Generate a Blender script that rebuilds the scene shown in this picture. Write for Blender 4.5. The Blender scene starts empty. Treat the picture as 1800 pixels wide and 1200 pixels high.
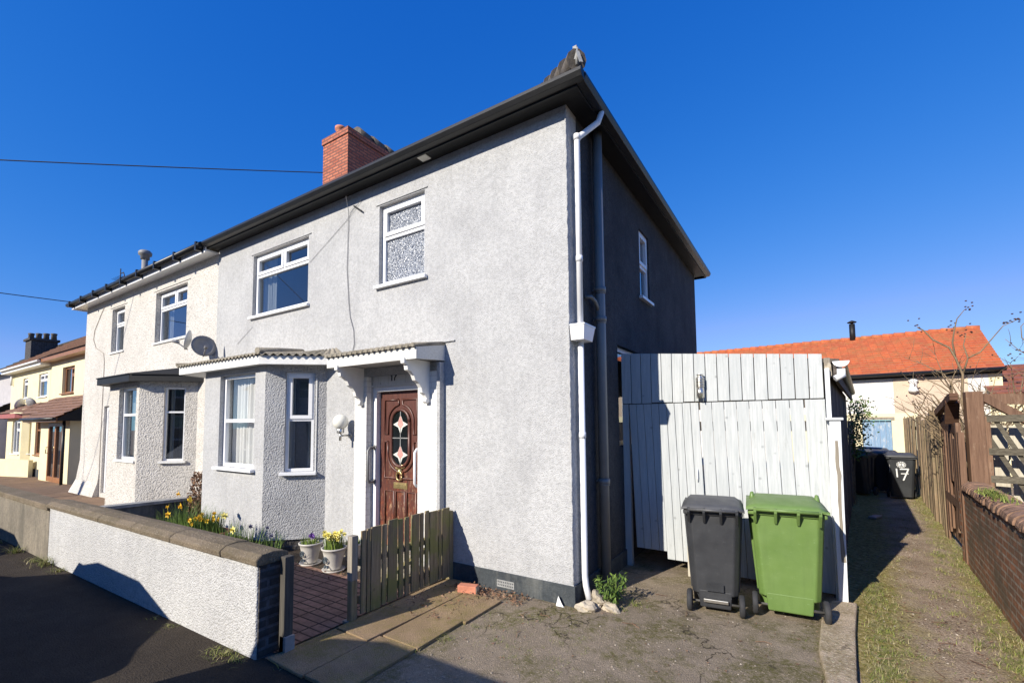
import bpy, bmesh, math, random
from mathutils import Vector, Matrix
random.seed(7)
R = math.radians
scn = bpy.context.scene
COL = scn.collection

# ------------------------------------------------------------------ camera
cam_d = bpy.data.cameras.new("camera")
cam = bpy.data.objects.new("camera", cam_d)
COL.objects.link(cam)
CAMP = Vector((1.9566, -4.2821, 1.7646))
yaw, pitch, roll = 0.5811, 0.0642, -0.0072
fw = Vector((-math.sin(yaw)*math.cos(pitch), math.cos(yaw)*math.cos(pitch), math.sin(pitch)))
rt = Vector((math.cos(yaw), math.sin(yaw), 0)); up = rt.cross(fw)
cr, sr = math.cos(roll), math.sin(roll)
r2, u2 = cr*rt+sr*up, -sr*rt+cr*up
M = Matrix((( r2.x, u2.x, -fw.x), (r2.y, u2.y, -fw.y), (r2.z, u2.z, -fw.z))).to_4x4()
M.translation = CAMP
cam.matrix_world = M
cam_d.sensor_width = 36
cam_d.lens = 806.1/1800*36
cam_d.shift_x = (900-879.35)/1800
cam_d.shift_y = (690.6-600)/1800
cam_d.clip_start = 0.05
cam_d.clip_end = 2000
scn.camera = cam
scn.render.resolution_x, scn.render.resolution_y = 1024, 682

# ------------------------------------------------------------------ light
SUND = Vector((0.27, 1.0, -0.56)).normalized()
SUN_EL = math.asin(-SUND.z)
w = bpy.data.worlds.new("World"); scn.world = w; w.use_nodes = True
nt = w.node_tree
bg = nt.nodes["Background"]
sky = nt.nodes.new("ShaderNodeTexSky"); sky.sky_type = 'NISHITA'; sky.sun_disc = False
sky.sun_elevation = SUN_EL
sky.sun_rotation = math.atan2(-SUND.x, -SUND.y)
sky.altitude = 0; sky.air_density = 0.7; sky.dust_density = 0.0; sky.ozone_density = 8.0
# colour response of the sky: deeper blue overhead, paler towards the horizon
sp_ = nt.nodes.new("ShaderNodeSeparateColor"); cb_ = nt.nodes.new("ShaderNodeCombineColor")
nt.links.new(sky.outputs[0], sp_.inputs[0])
def chan(i, p, k):
    m1 = nt.nodes.new("ShaderNodeMath"); m1.operation = 'MULTIPLY'; m1.inputs[1].default_value = 0.1; nt.links.new(sp_.outputs[i], m1.inputs[0])
    m2 = nt.nodes.new("ShaderNodeMath"); m2.operation = 'POWER'; m2.inputs[1].default_value = p; nt.links.new(m1.outputs[0], m2.inputs[0])
    m3 = nt.nodes.new("ShaderNodeMath"); m3.operation = 'MULTIPLY'; m3.inputs[1].default_value = k*10; nt.links.new(m2.outputs[0], m3.inputs[0]); return m3.outputs[0]
r_, g_, b_ = chan(0, 2.1, 12.5), chan(1, 0.84, 0.88), chan(2, 0.43, 0.868)
gm_ = nt.nodes.new("ShaderNodeMath"); gm_.operation = 'MULTIPLY'; gm_.inputs[1].default_value = 0.54; nt.links.new(g_, gm_.inputs[0])
mn_ = nt.nodes.new("ShaderNodeMath"); mn_.operation = 'MINIMUM'; nt.links.new(r_, mn_.inputs[0]); nt.links.new(gm_.outputs[0], mn_.inputs[1])
nt.links.new(mn_.outputs[0], cb_.inputs[0]); nt.links.new(g_, cb_.inputs[1]); nt.links.new(b_, cb_.inputs[2]); nt.links.new(cb_.outputs[0], bg.inputs[0])
bg.inputs[1].default_value = 0.10
sl = bpy.data.lights.new("sun", 'SUN'); sl.energy = 5.0; sl.angle = R(0.5); sl.color = (1.0, 0.93, 0.815)
sun = bpy.data.objects.new("sun", sl); COL.objects.link(sun)
sun.rotation_euler = SUND.to_track_quat('-Z', 'Y').to_euler()
sun.location = (-5, -20, 12)
scn.view_settings.view_transform = 'Standard'; scn.view_settings.look = 'None'
scn.view_settings.exposure = 0.45; scn.view_settings.gamma = 1
scn.view_settings.use_curve_mapping = False
scn.cycles.max_bounces = 6; scn.cycles.transparent_max_bounces = 12

# ------------------------------------------------------------------ materials
class NT:
    def __init__(s, name):
        s.m = bpy.data.materials.new(name); s.m.use_nodes = True
        s.t = s.m.node_tree; s.b = s.t.nodes["Principled BSDF"]; s.out = s.t.nodes["Material Output"]
        s.tc = s.t.nodes.new("ShaderNodeTexCoord"); s.obj = s.tc.outputs['Object']
    def n(s, kind, **kw):
        o = s.t.nodes.new("ShaderNode"+kind)
        for k, v in kw.items():
            if k.startswith('i_'): o.inputs[k[2:].replace('_', ' ')].default_value = v
            else: setattr(o, k, v)
        return o
    def l(s, a, b): s.t.links.new(a, b)
    def noise(s, scale, detail=4, rough=0.6, vec=None, stretch=None):
        o = s.n("TexNoise"); o.inputs['Scale'].default_value = scale; o.inputs['Detail'].default_value = detail
        o.inputs['Roughness'].default_value = rough
        v = vec or s.obj
        if stretch:
            mp = s.n("Mapping"); mp.inputs['Scale'].default_value = stretch; s.l(v, mp.inputs[0]); v = mp.outputs[0]
        s.l(v, o.inputs['Vector']); return o.outputs['Fac']
    def ramp(s, f, stops):
        o = s.n("ValToRGB"); e = o.color_ramp.elements
        while len(e) < len(stops): e.new(0.5)
        for i, (p, c) in enumerate(stops):
            e[i].position = p; e[i].color = (c[0], c[1], c[2], 1) if hasattr(c, '__len__') else (c, c, c, 1)
        s.l(f, o.inputs[0]); return o.outputs[0]
    def mix(s, f, a, b, mode='MIX'):
        o = s.n("Mix", data_type='RGBA', blend_type=mode)
        for inp, v in ((o.inputs[0], f), (o.inputs[6], a), (o.inputs[7], b)):
            if hasattr(v, 'is_output'): s.l(v, inp)
            elif hasattr(v, '__len__'): inp.default_value = (v[0], v[1], v[2], 1)
            else: inp.default_value = v
        return o.outputs[2]
    def math(s, op, a, b=0.0):
        o = s.n("Math", operation=op)
        for i, v in enumerate((a, b)):
            if hasattr(v, 'is_output'): s.l(v, o.inputs[i])
            else: o.inputs[i].default_value = v
        return o.outputs[0]
    def bump(s, h, strength=0.5, dist=0.01, prev=None):
        o = s.n("Bump"); o.inputs['Strength'].default_value = strength; o.inputs['Distance'].default_value = dist
        s.l(h, o.inputs['Height'])
        if prev: s.l(prev, o.inputs['Normal'])
        s.l(o.outputs[0], s.b.inputs['Normal']); return o.outputs[0]
    def col(s, c):
        if hasattr(c, 'is_output'): s.l(c, s.b.inputs['Base Color'])
        else: s.b.inputs['Base Color'].default_value = (c[0], c[1], c[2], 1)
    def rough(s, r):
        if hasattr(r, 'is_output'): s.l(r, s.b.inputs['Roughness'])
        else: s.b.inputs['Roughness'].default_value = r
    def wallvec(s):
        sp = s.n("SeparateXYZ"); s.l(s.obj, sp.inputs[0])
        c = s.n("CombineXYZ"); s.l(s.math('ADD', sp.outputs[0], sp.outputs[1]), c.inputs[0]); s.l(sp.outputs[2], c.inputs[1])
        return c.outputs[0]

def plain(name, c, rough=0.5, var=0.15, scale=6, bump=0.0, bscale=60, metal=0.0, spec=None):
    t = NT(name)
    f = t.noise(scale, 5)
    dk = tuple(x*(1-var) for x in c); lt = tuple(min(1, x*(1+var)) for x in c)
    t.col(t.ramp(f, [(0.3, dk), (0.7, lt)])); t.rough(rough); t.b.inputs['Metallic'].default_value = metal
    if spec is not None: t.b.inputs['Specular IOR Level'].default_value = spec
    if bump: t.bump(t.noise(bscale, 3), bump, 0.01)
    return t.m

def render_mat(name, base, dark, spot=55, bstr=0.7, dist=0.012, stain=None, spotc=0.5, streak=True):
    """pebbledash / painted roughcast"""
    t = NT(name)
    v = t.n("TexVoronoi", feature='F1'); v.inputs['Scale'].default_value = spot; v.inputs['Randomness'].default_value = 1
    ns = t.noise(9, 3); 
    vm = t.n("VectorMath", operation='ADD'); t.l(t.obj, vm.inputs[0]); 
    sc = t.n("VectorMath", operation='SCALE'); nc = t.n("TexNoise"); nc.inputs['Scale'].default_value = spot*0.7; t.l(t.obj, nc.inputs['Vector'])
    t.l(nc.outputs['Color'], sc.inputs[0]); sc.inputs['Scale'].default_value = 0.9/spot; t.l(sc.outputs[0], vm.inputs[1]); t.l(vm.outputs[0], v.inputs['Vector'])
    big = t.noise(1.3, 6, 0.7)
    mid = t.noise(22, 4, 0.75)
    c0 = t.ramp(big, [(0.32, dark), (0.60, base)])
    pit = t.ramp(v.outputs['Distance'], [(0.45, 0.0), (0.95, 1.0)])
    pm = t.math('MULTIPLY', pit, spotc)
    c1 = t.mix(pm, c0, tuple(x*0.35 for x in dark))
    c2 = t.mix(t.ramp(mid, [(0.36, 0.42), (0.58, 0.0)]), c1, tuple(x*0.62 for x in dark))
    if stain:
        st = t.noise(1.6, 6, 0.7, stretch=(1.5, 1.5, 0.35))
        c2 = t.mix(t.ramp(st, [(0.5, 0.0), (0.72, 0.75)]), c2, stain)
    if streak:
        sk = t.noise(5.0, 5, 0.7, stretch=(1.0, 1.0, 0.10))
        c2 = t.mix(t.ramp(sk, [(0.52, 0.0), (0.75, 0.28)]), c2, tuple(x*0.55 for x in dark))
    t.col(c2); t.rough(0.9); t.b.inputs['Specular IOR Level'].default_value = 0.15
    h = t.math('ADD', t.math('MULTIPLY', v.outputs['Distance'], -0.8), t.math('MULTIPLY', mid, 0.5))
    t.bump(h, bstr, dist)
    return t.m

def brick_mat(name, c1, c2, mortar, bw=0.225, bh=0.075, ms=0.012, var=0.5, rough=0.9, soot=None, vec=None, offs=0.5, bump=0.8, grime=0.65):
    t = NT(name)
    b = t.n("TexBrick"); b.offset = offs
    b.inputs['Scale'].default_value = 1.0; b.inputs['Brick Width'].default_value = bw; b.inputs['Row Height'].default_value = bh
    b.inputs['Mortar Size'].default_value = ms; b.inputs['Mortar Smooth'].default_value = 0.2; b.inputs['Bias'].default_value = 0
    b.inputs['Color1'].default_value = (*c1, 1); b.inputs['Color2'].default_value = (*c2, 1); b.inputs['Mortar'].default_value = (*mortar, 1)
    if vec == 'flat':
        t.l(t.obj, b.inputs['Vector'])
    else: t.l(t.wallvec(), b.inputs['Vector'])
    n = t.noise(14, 5, 0.7)
    c = t.mix(t.ramp(n, [(0.35, grime), (0.65, 0.0)]), b.outputs['Color'], tuple(x*0.35 for x in c1))
    if soot: c = t.mix(t.ramp(t.noise(2.5, 5, 0.7), [(0.42, 0.0), (0.62, 0.85)]), c, soot)
    t.col(c); t.rough(rough); t.b.inputs['Specular IOR Level'].default_value = 0.2
    h = t.math('SUBTRACT', t.math('MULTIPLY', n, 0.5), b.outputs['Fac'])
    t.bump(h, bump, 0.01)
    return t.m

def wood_mat(name, c, dk, axis='z', wear=None, rough=0.85, wearamt=0.4, lo=0.5, moss=None):
    t = NT(name)
    st = {'z': (9, 9, 0.5), 'x': (0.5, 9, 9), 'y': (9, 0.5, 9)}[axis]
    g = t.noise(5, 6, 0.7, stretch=st)
    rnd = t.n("ObjectInfo")
    c0 = t.ramp(g, [(0.34, dk), (0.62, c)])
    isl = t.n("NewGeometry")
    c0 = t.mix(t.math('MULTIPLY', t.math('FRACT', t.math('ADD', t.math('MULTIPLY', rnd.outputs['Random'], 7.3), isl.outputs['Random Per Island'])), 0.5), c0, dk)
    if wear:
        wn = t.noise(7, 7, 0.8, stretch={'z': (2, 2, 0.5), 'x': (0.5, 2, 2), 'y': (2, 0.5, 2)}[axis])
        c0 = t.mix(t.ramp(wn, [(lo, 0.0), (lo+0.10, wearamt)]), c0, wear)
    kn = t.n("TexVoronoi"); kn.inputs['Scale'].default_value = 5.5; t.l(t.obj, kn.inputs['Vector'])
    c0 = t.mix(t.ramp(kn.outputs['Distance'], [(0.05, 0.55), (0.11, 0.0)]), c0, tuple(x*0.5 for x in dk))
    if moss:
        c0 = t.mix(t.ramp(t.noise(3.2, 5, 0.7), [(0.45, 0.0), (0.62, 0.8)]), c0, moss)
    t.col(c0); t.rough(rough); t.b.inputs['Specular IOR Level'].default_value = 0.2
    t.bump(g, 0.5, 0.004)
    return t.m

def glass_mat(name, tint=(0.02, 0.03, 0.04), refl=0.25, clear=0.5):
    t = NT(name); t.t.nodes.remove(t.b)
    tr = t.n("BsdfTransparent"); tr.inputs[0].default_value = (0.95, 0.96, 0.96, 1) if clear > 0.9 else (0.75, 0.8, 0.82, 1)
    df = t.n("BsdfDiffuse"); df.inputs[0].default_value = (*tint, 1)
    gl = t.n("BsdfGlossy"); gl.inputs['Roughness'].default_value = 0.02; gl.inputs[0].default_value = (0.9, 0.95, 1, 1)
    m1 = t.n("MixShader"); m1.inputs[0].default_value = 1-clear; t.l(tr.outputs[0], m1.inputs[1]); t.l(df.outputs[0], m1.inputs[2])
    lw = t.n("LayerWeight"); lw.inputs[0].default_value = 0.5
    f = t.math('ADD', t.math('MULTIPLY', t.math('POWER', lw.outputs['Facing'], 3.0), 0.8), refl)
    cl = t.n("Clamp"); t.l(f, cl.inputs[0])
    bm = t.n("Bump"); bm.inputs['Strength'].default_value = 0.03; t.l(t.noise(2.5, 1), bm.inputs['Height']); t.l(bm.outputs[0], gl.inputs['Normal'])
    m2 = t.n("MixShader"); t.l(cl.outputs[0], m2.inputs[0]); t.l(m1.outputs[0], m2.inputs[1]); t.l(gl.outputs[0], m2.inputs[2])
    t.l(m2.outputs[0], t.out.inputs[0])
    return t.m

MT = {}
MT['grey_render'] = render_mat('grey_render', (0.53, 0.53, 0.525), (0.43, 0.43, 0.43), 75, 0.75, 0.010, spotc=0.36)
MT['shaded_grey_render'] = render_mat('shaded_grey_render', (0.082, 0.084, 0.090), (0.042, 0.044, 0.050), 60, 0.8, 0.010)  # grey render of the side wall with its shade darkened into the colour
MT['grey_rough'] = render_mat('grey_rough', (0.47, 0.47, 0.47), (0.35, 0.35, 0.355), 52, 0.9, 0.017, spotc=0.35)
MT['cream_dash'] = render_mat('cream_dash', (0.70, 0.665, 0.61), (0.58, 0.55, 0.50), 38, 1.0, 0.014, spotc=0.6, streak=False)
MT['white_dash'] = render_mat('white_dash', (0.56, 0.555, 0.54), (0.46, 0.455, 0.45), 60, 0.9, 0.013, spotc=0.25)
MT['old_render'] = render_mat('old_render', (0.30, 0.26, 0.20), (0.17, 0.15, 0.12), 90, 0.4, 0.006, stain=(0.09, 0.085, 0.07))
MT['yellow_render'] = plain('yellow_render', (0.74, 0.66, 0.42), 0.85, 0.06, 3, 0.2)
MT['white_render'] = render_mat('white_render', (0.74, 0.72, 0.68), (0.66, 0.64, 0.60), 30, 0.5, 0.01, spotc=0.08, streak=False)
MT['beige_render'] = plain('beige_render', (0.55, 0.43, 0.32), 0.9, 0.10, 2.5, 0.25)
MT['grey_far'] = plain('grey_far', (0.42, 0.40, 0.40), 0.9, 0.1, 3, 0.2)
MT['plinth'] = render_mat('plinth', (0.085, 0.095, 0.10), (0.045, 0.052, 0.058), 50, 0.5, 0.008, stain=(0.20, 0.20, 0.18), spotc=0.2)
MT['upvc'] = plain('upvc', (0.80, 0.80, 0.80), 0.3, 0.02, 5, spec=0.5)
MT['white_paint'] = plain('white_paint', (0.76, 0.75, 0.71), 0.5, 0.08, 5, 0.25, 30)
MT['white_timber'] = wood_mat('white_timber', (0.72, 0.71, 0.66), (0.60, 0.58, 0.53), 'z', (0.42, 0.40, 0.35), 0.6, 0.5, 0.60)
MT['white_board'] = wood_mat('white_board', (0.70, 0.70, 0.67), (0.58, 0.57, 0.53), 'x', (0.40, 0.38, 0.33), 0.6, 0.5, 0.60)
MT['black_paint'] = plain('black_paint', (0.008, 0.008, 0.008), 0.55, 0.2, 5, 0.1, spec=0.4)
MT['black_gutter'] = plain('black_gutter', (0.014, 0.014, 0.014), 0.4, 0.2, 5, 0.1, spec=0.4)
MT['grey_pipe'] = plain('grey_pipe', (0.20, 0.20, 0.195), 0.4, 0.10, 4, 0.1)
MT['tile_dark'] = plain('tile_dark', (0.10, 0.085, 0.07), 0.85, 0.4, 8, 0.6, 25)
MT['tile_brown'] = plain('tile_brown', (0.20, 0.11, 0.075), 0.85, 0.35, 5, 0.6, 25)
MT['concrete'] = render_mat('concrete', (0.40, 0.36, 0.29), (0.26, 0.23, 0.18), 60, 0.6, 0.010, stain=(0.13, 0.12, 0.08), spotc=0.3, streak=False)
MT['lead'] = plain('lead', (0.28, 0.28, 0.27), 0.7, 0.3, 8, 0.3)
MT['terracotta'] = plain('terracotta', (0.52, 0.20, 0.12), 0.85, 0.25, 9, 0.3)
MT['chimney_brick'] = brick_mat('chimney_brick', (0.56, 0.20, 0.12), (0.40, 0.12, 0.075), (0.20, 0.10, 0.08), ms=0.016, grime=0.35)
MT['wall_brick'] = brick_mat('wall_brick', (0.46, 0.21, 0.11), (0.27, 0.14, 0.085), (0.46, 0.39, 0.30), soot=(0.15, 0.12, 0.08), ms=0.013)
MT['coping_brick'] = plain('coping_brick', (0.23, 0.135, 0.085), 0.9, 0.6, 14, 0.7, 40)
MT['wall_brick_orange'] = brick_mat('wall_brick_orange', (0.46, 0.19, 0.09), (0.36, 0.15, 0.08), (0.40, 0.34, 0.27), ms=0.013)
MT['tile_rust'] = plain('tile_rust', (0.24, 0.085, 0.055), 0.85, 0.35, 5, 0.6, 25)
MT['pier_brick'] = brick_mat('pier_brick', (0.74, 0.73, 0.70), (0.70, 0.69, 0.66), (0.62, 0.61, 0.58), ms=0.008, bump=0.35, grime=0.12)
MT['end_brick'] = brick_mat('end_brick', (0.055, 0.05, 0.05), (0.10, 0.09, 0.085), (0.15, 0.14, 0.14), ms=0.014)
MT['pane'] = glass_mat('pane', (0.010, 0.012, 0.018), 0.10, 0.6)
MT['pane_clear'] = glass_mat('pane_clear', (0.02, 0.02, 0.02), 0.02, 0.97)
MT['interior'] = plain('interior', (0.10, 0.095, 0.09), 0.9, 0.3, 1.5)
MT['rubber'] = plain('rubber', (0.03, 0.03, 0.032), 0.8, 0.3, 12, 0.2)
MT['steel'] = plain('steel', (0.62, 0.60, 0.55), 0.3, 0.15, 14, metal=0.9)
MT['brass'] = plain('brass', (0.62, 0.48, 0.22), 0.35, 0.3, 20, metal=0.85)
MT['black_plastic'] = plain('black_plastic', (0.030, 0.032, 0.036), 0.42, 0.35, 5, 0.25, 130, spec=0.5)
MT['blue_plastic'] = plain('blue_plastic', (0.03, 0.16, 0.36), 0.45, 0.2, 7, 0.2, 80)
MT['globe'] = plain('globe', (0.82, 0.80, 0.70), 0.15, 0.04, 6)
MT['stone'] = plain('stone', (0.42, 0.36, 0.27), 0.9, 0.35, 9, 0.8, 20)
MT['dish_grey'] = plain('dish_grey', (0.24, 0.235, 0.23), 0.6, 0.15, 10)
MT['dish_light'] = plain('dish_light', (0.55, 0.56, 0.56), 0.5, 0.1, 10)
MT['cable'] = plain('cable', (0.02, 0.02, 0.022), 0.6, 0.1, 6)
MT['cable_grey'] = plain('cable_grey', (0.20, 0.20, 0.21), 0.7, 0.1, 6)
MT['cable_cream'] = plain('cable_cream', (0.42, 0.37, 0.31), 0.7, 0.1, 6)
MT['pot'] = plain('pot', (0.52, 0.49, 0.44), 0.45, 0.12, 9, 0.15)
MT['pot_mark'] = plain('pot_mark', (0.12, 0.15, 0.17), 0.6, 0.2, 20)
MT['soil'] = plain('soil', (0.05, 0.035, 0.022), 0.95, 0.5, 30, 1.0, 60)
MT['brown_timber'] = wood_mat('brown_timber', (0.25, 0.15, 0.095), (0.125, 0.070, 0.045), 'z', (0.33, 0.24, 0.165), 0.8, 0.5, 0.56)
MT['brown_beam'] = wood_mat('brown_beam', (0.15, 0.08, 0.05), (0.06, 0.032, 0.02), 'x')
MT['fence_timber'] = wood_mat('fence_timber', (0.36, 0.265, 0.165), (0.15, 0.10, 0.06), 'z', moss=(0.17, 0.14, 0.08))
MT['picket'] = wood_mat('picket', (0.34, 0.265, 0.165), (0.15, 0.115, 0.07), 'z', moss=(0.19, 0.19, 0.06))
MT['old_post'] = wood_mat('old_post', (0.12, 0.11, 0.09), (0.05, 0.045, 0.04), 'z')
MT['trellis'] = wood_mat('trellis', (0.17, 0.15, 0.11), (0.07, 0.06, 0.045), 'x')
MT['pale_board'] = wood_mat('pale_board', (0.62, 0.58, 0.48), (0.40, 0.36, 0.28), 'z')
MT['shed_side'] = wood_mat('shed_side', (0.16, 0.14, 0.12), (0.07, 0.06, 0.055), 'z')
MT['gate_paint'] = wood_mat('gate_paint', (0.55, 0.565, 0.565), (0.40, 0.425, 0.43), 'z', (0.33, 0.33, 0.30), 0.75, 0.5, 0.60)
MT['post_paint'] = wood_mat('post_paint', (0.74, 0.76, 0.77), (0.64, 0.66, 0.68), 'z', None)
MT['bare_wood'] = wood_mat('bare_wood', (0.36, 0.32, 0.26), (0.20, 0.17, 0.13), 'z')
MT['blue_door'] = wood_mat('blue_door', (0.26, 0.37, 0.50), (0.16, 0.26, 0.38), 'z', (0.55, 0.55, 0.52), 0.7, 0.7, 0.52)
MT['brown_upvc'] = plain('brown_upvc', (0.28, 0.12, 0.045), 0.45, 0.2, 8)
MT['red_trim'] = plain('red_trim', (0.34, 0.10, 0.09), 0.6, 0.2, 8)
MT['curtain'] = None
t = NT('curtain'); t.col(t.ramp(t.noise(9, 3, stretch=(6, 6, 0.3)), [(0.3, (0.50, 0.50, 0.48)), (0.7, (0.80, 0.80, 0.78))])); t.rough(0.9)
MT['curtain'] = t.m
t = NT('net_curtain'); t.t.nodes.remove(t.b)
tr = t.n("BsdfTransparent"); df = t.n("BsdfDiffuse"); df.inputs[0].default_value = (0.80, 0.80, 0.78, 1)
mx = t.n("MixShader"); vv = t.n("TexVoronoi"); vv.inputs['Scale'].default_value = 5; t.l(t.obj, vv.inputs['Vector'])
t.l(t.ramp(vv.outputs['Distance'], [(0.07, 1.0), (0.12, 0.72)]), mx.inputs[0]); t.l(tr.outputs[0], mx.inputs[1]); t.l(df.outputs[0], mx.inputs[2]); t.l(mx.outputs[0], t.out.inputs[0])
MT['net_curtain'] = t.m
# obscure patterned glass (leafy relief)
t = NT('obscure_glass')
v = t.n("TexVoronoi", feature='DISTANCE_TO_EDGE'); v.inputs['Scale'].default_value = 36; nz = t.n('TexNoise'); nz.inputs['Scale'].default_value = 30; t.l(t.obj, nz.inputs['Vector']); vs = t.n('VectorMath', operation='SCALE'); t.l(nz.outputs['Color'], vs.inputs[0]); vs.inputs['Scale'].default_value = 0.05; va = t.n('VectorMath', operation='ADD'); t.l(t.obj, va.inputs[0]); t.l(vs.outputs[0], va.inputs[1]); t.l(va.outputs[0], v.inputs['Vector'])
t.col(t.ramp(v.outputs['Distance'], [(0.02, (0.33, 0.35, 0.38)), (0.12, (0.20, 0.22, 0.26)), (0.24, (0.05, 0.06, 0.085))])); t.rough(0.2)
t.bump(v.outputs['Distance'], 0.6, 0.02); MT['obscure_glass'] = t.m
# varnished, peeling front door
t = NT('door_wood')
g = t.noise(6, 6, 0.7, stretch=(8, 8, 0.5))
c = t.ramp(g, [(0.3, (0.062, 0.022, 0.016)), (0.65, (0.115, 0.040, 0.028))])
sp = t.n("SeparateXYZ"); t.l(t.obj, sp.inputs[0])
low = t.n("MapRange"); low.inputs[1].default_value = 1.75; low.inputs[2].default_value = 0.2; t.l(sp.outputs[2], low.inputs[0])
pl = t.noise(11, 7, 0.8, stretch=(2.2, 2.2, 0.55))
pf = t.math('MULTIPLY', t.ramp(pl, [(0.50, 0.0), (0.60, 1.0)]), low.outputs[0])
c = t.mix(pf, c, (0.26, 0.065, 0.025))
c = t.mix(t.math('MULTIPLY', t.ramp(t.noise(15, 6, 0.8, stretch=(2.5, 2.5, 0.6)), [(0.56, 0.0), (0.62, 0.9)]), low.outputs[0]), c, (0.52, 0.36, 0.22))
t.col(c); t.rough(0.42); t.bump(pl, 0.3, 0.004); MT['door_wood'] = t.m
# green bin: faded patches
def bin_mat(name, c1, c2, scuff):
    t = NT(name)
    n = t.noise(2.3, 5, 0.65); c = t.ramp(n, [(0.3, c1), (0.7, c2)])
    c = t.mix(t.ramp(t.noise(18, 8, 0.85, stretch=(1, 1, 3)), [(0.60, 0.0), (0.68, 0.7)]), c, scuff)
    c = t.mix(t.ramp(t.noise(5, 4, 0.7, stretch=(3, 3, 0.3)), [(0.5, 0.0), (0.8, 0.35)]), c, tuple(x*0.7 for x in c1))
    t.col(c); t.rough(t.ramp(t.noise(6, 4), [(0.3, 0.38), (0.7, 0.6)])); t.bump(t.noise(160, 2), 0.12, 0.003); return t.m
MT['green_bin'] = bin_mat('green_bin', (0.105, 0.18, 0.042), (0.145, 0.23, 0.062), (0.30, 0.42, 0.20))
MT['grey_bin'] = bin_mat('grey_bin', (0.026, 0.027, 0.030), (0.044, 0.046, 0.050), (0.17, 0.17, 0.17))
MT['grey_lid'] = bin_mat('grey_lid', (0.055, 0.056, 0.058), (0.085, 0.086, 0.088), (0.22, 0.22, 0.22))
# orange pantiles
t = NT('orange_tiles')
b = t.n("TexBrick"); b.offset = 0.0
for k, v_ in (('Scale', 1), ('Brick Width', 0.23), ('Row Height', 0.31), ('Mortar Size', 0.007)): b.inputs[k].default_value = v_
b.inputs['Color1'].default_value = (0.55, 0.145, 0.055, 1); b.inputs['Color2'].default_value = (0.42, 0.11, 0.05, 1); b.inputs['Mortar'].default_value = (0.36, 0.09, 0.045, 1)
sp = t.n("SeparateXYZ"); t.l(t.obj, sp.inputs[0]); cb = t.n("CombineXYZ"); t.l(sp.outputs[0], cb.inputs[0]); t.l(t.math('MULTIPLY', sp.outputs[1], 1.15), cb.inputs[1]); t.l(cb.outputs[0], b.inputs[0])
c = t.mix(t.ramp(t.noise(2.6, 8, 0.82), [(0.46, 0.0), (0.62, 0.75)]), b.outputs[0], (0.34, 0.16, 0.065)); c = t.mix(t.ramp(t.noise(9, 5, 0.8), [(0.5, 0.0), (0.7, 0.5)]), c, (0.66, 0.27, 0.14))
t.col(c); t.rough(0.85); t.b.inputs['Specular IOR Level'].default_value = 0.2; MT['orange_tiles'] = t.m
# ground materials
def tarmac(name, c, stone, moss=None, mamt=0.6, sscale=70, sthr=0.10, mossw=(0.5, 0.62), cracks=False):
    t = NT(name)
    n = t.noise(3, 6, 0.7); c0 = t.ramp(n, [(0.3, tuple(x*0.7 for x in c)), (0.7, tuple(x*1.25 for x in c))])
    fine = t.noise(120, 4, 0.8); c0 = t.mix(t.ramp(fine, [(0.35, 0.7), (0.62, 0.0)]), c0, tuple(x*0.35 for x in c))
    v = t.n("TexVoronoi"); v.inputs['Scale'].default_value = sscale; t.l(t.obj, v.inputs['Vector'])
    c0 = t.mix(t.ramp(v.outputs['Distance'], [(sthr, 0.9), (sthr+0.14, 0.0)]), c0, stone)
    if moss:
        m = t.noise(1.7, 6, 0.75); m2 = t.noise(28, 4, 0.7)
        mf = t.math('MULTIPLY', t.ramp(m, [(mossw[0], 0.0), (mossw[1], mamt)]), t.ramp(m2, [(0.38, 0.2), (0.6, 1.0)]))
        c0 = t.mix(mf, c0, moss)
    if cracks:
        nz = t.n("TexNoise"); nz.inputs['Scale'].default_value = 3.5; nz.inputs['Detail'].default_value = 6; t.l(t.obj, nz.inputs['Vector'])
        vs = t.n('VectorMath', operation='SCALE'); t.l(nz.outputs['Color'], vs.inputs[0]); vs.inputs['Scale'].default_value = 0.55
        va = t.n('VectorMath', operation='ADD'); t.l(t.obj, va.inputs[0]); t.l(vs.outputs[0], va.inputs[1])
        ve = t.n("TexVoronoi", feature='DISTANCE_TO_EDGE'); ve.inputs['Scale'].default_value = 1.1; t.l(va.outputs[0], ve.inputs['Vector'])
        ck = t.math('MULTIPLY', t.ramp(ve.outputs['Distance'], [(0.004, 1.0), (0.012, 0.0)]), t.ramp(t.noise(1.2, 3), [(0.45, 0.0), (0.55, 0.9)]))
        c0 = t.mix(ck, c0, (0.04, 0.032, 0.022))
        c0 = t.mix(t.ramp(t.noise(0.9, 5, 0.7), [(0.40, 0.28), (0.62, 0.0)]), c0, tuple(x*0.6 for x in c))
        c0 = t.mix(t.ramp(t.noise(48, 3, 0.7), [(0.58, 0.0), (0.72, 0.5)]), c0, tuple(min(1, x*1.9) for x in c))
    t.col(c0); t.rough(0.95); t.b.inputs['Specular IOR Level'].default_value = 0.15
    t.bump(t.math('ADD', fine, t.math('MULTIPLY', v.outputs['Distance'], -0.6)), 0.9, 0.012)
    return t.m
MT['tarmac'] = tarmac('tarmac', (0.066, 0.053, 0.040), (0.10, 0.082, 0.065), None)
MT['coping_slab'] = tarmac('coping_slab', (0.27, 0.215, 0.15), (0.50, 0.43, 0.33), (0.13, 0.11, 0.065), 0.7, 48, 0.10, (0.42, 0.58))
MT['road'] = tarmac('road', (0.05, 0.05, 0.05), (0.10, 0.10, 0.10))
MT['drive'] = tarmac('drive', (0.38, 0.305, 0.22), (0.52, 0.45, 0.36), (0.115, 0.105, 0.03), 0.9, 85, 0.06, (0.46, 0.57), cracks=True)
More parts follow.
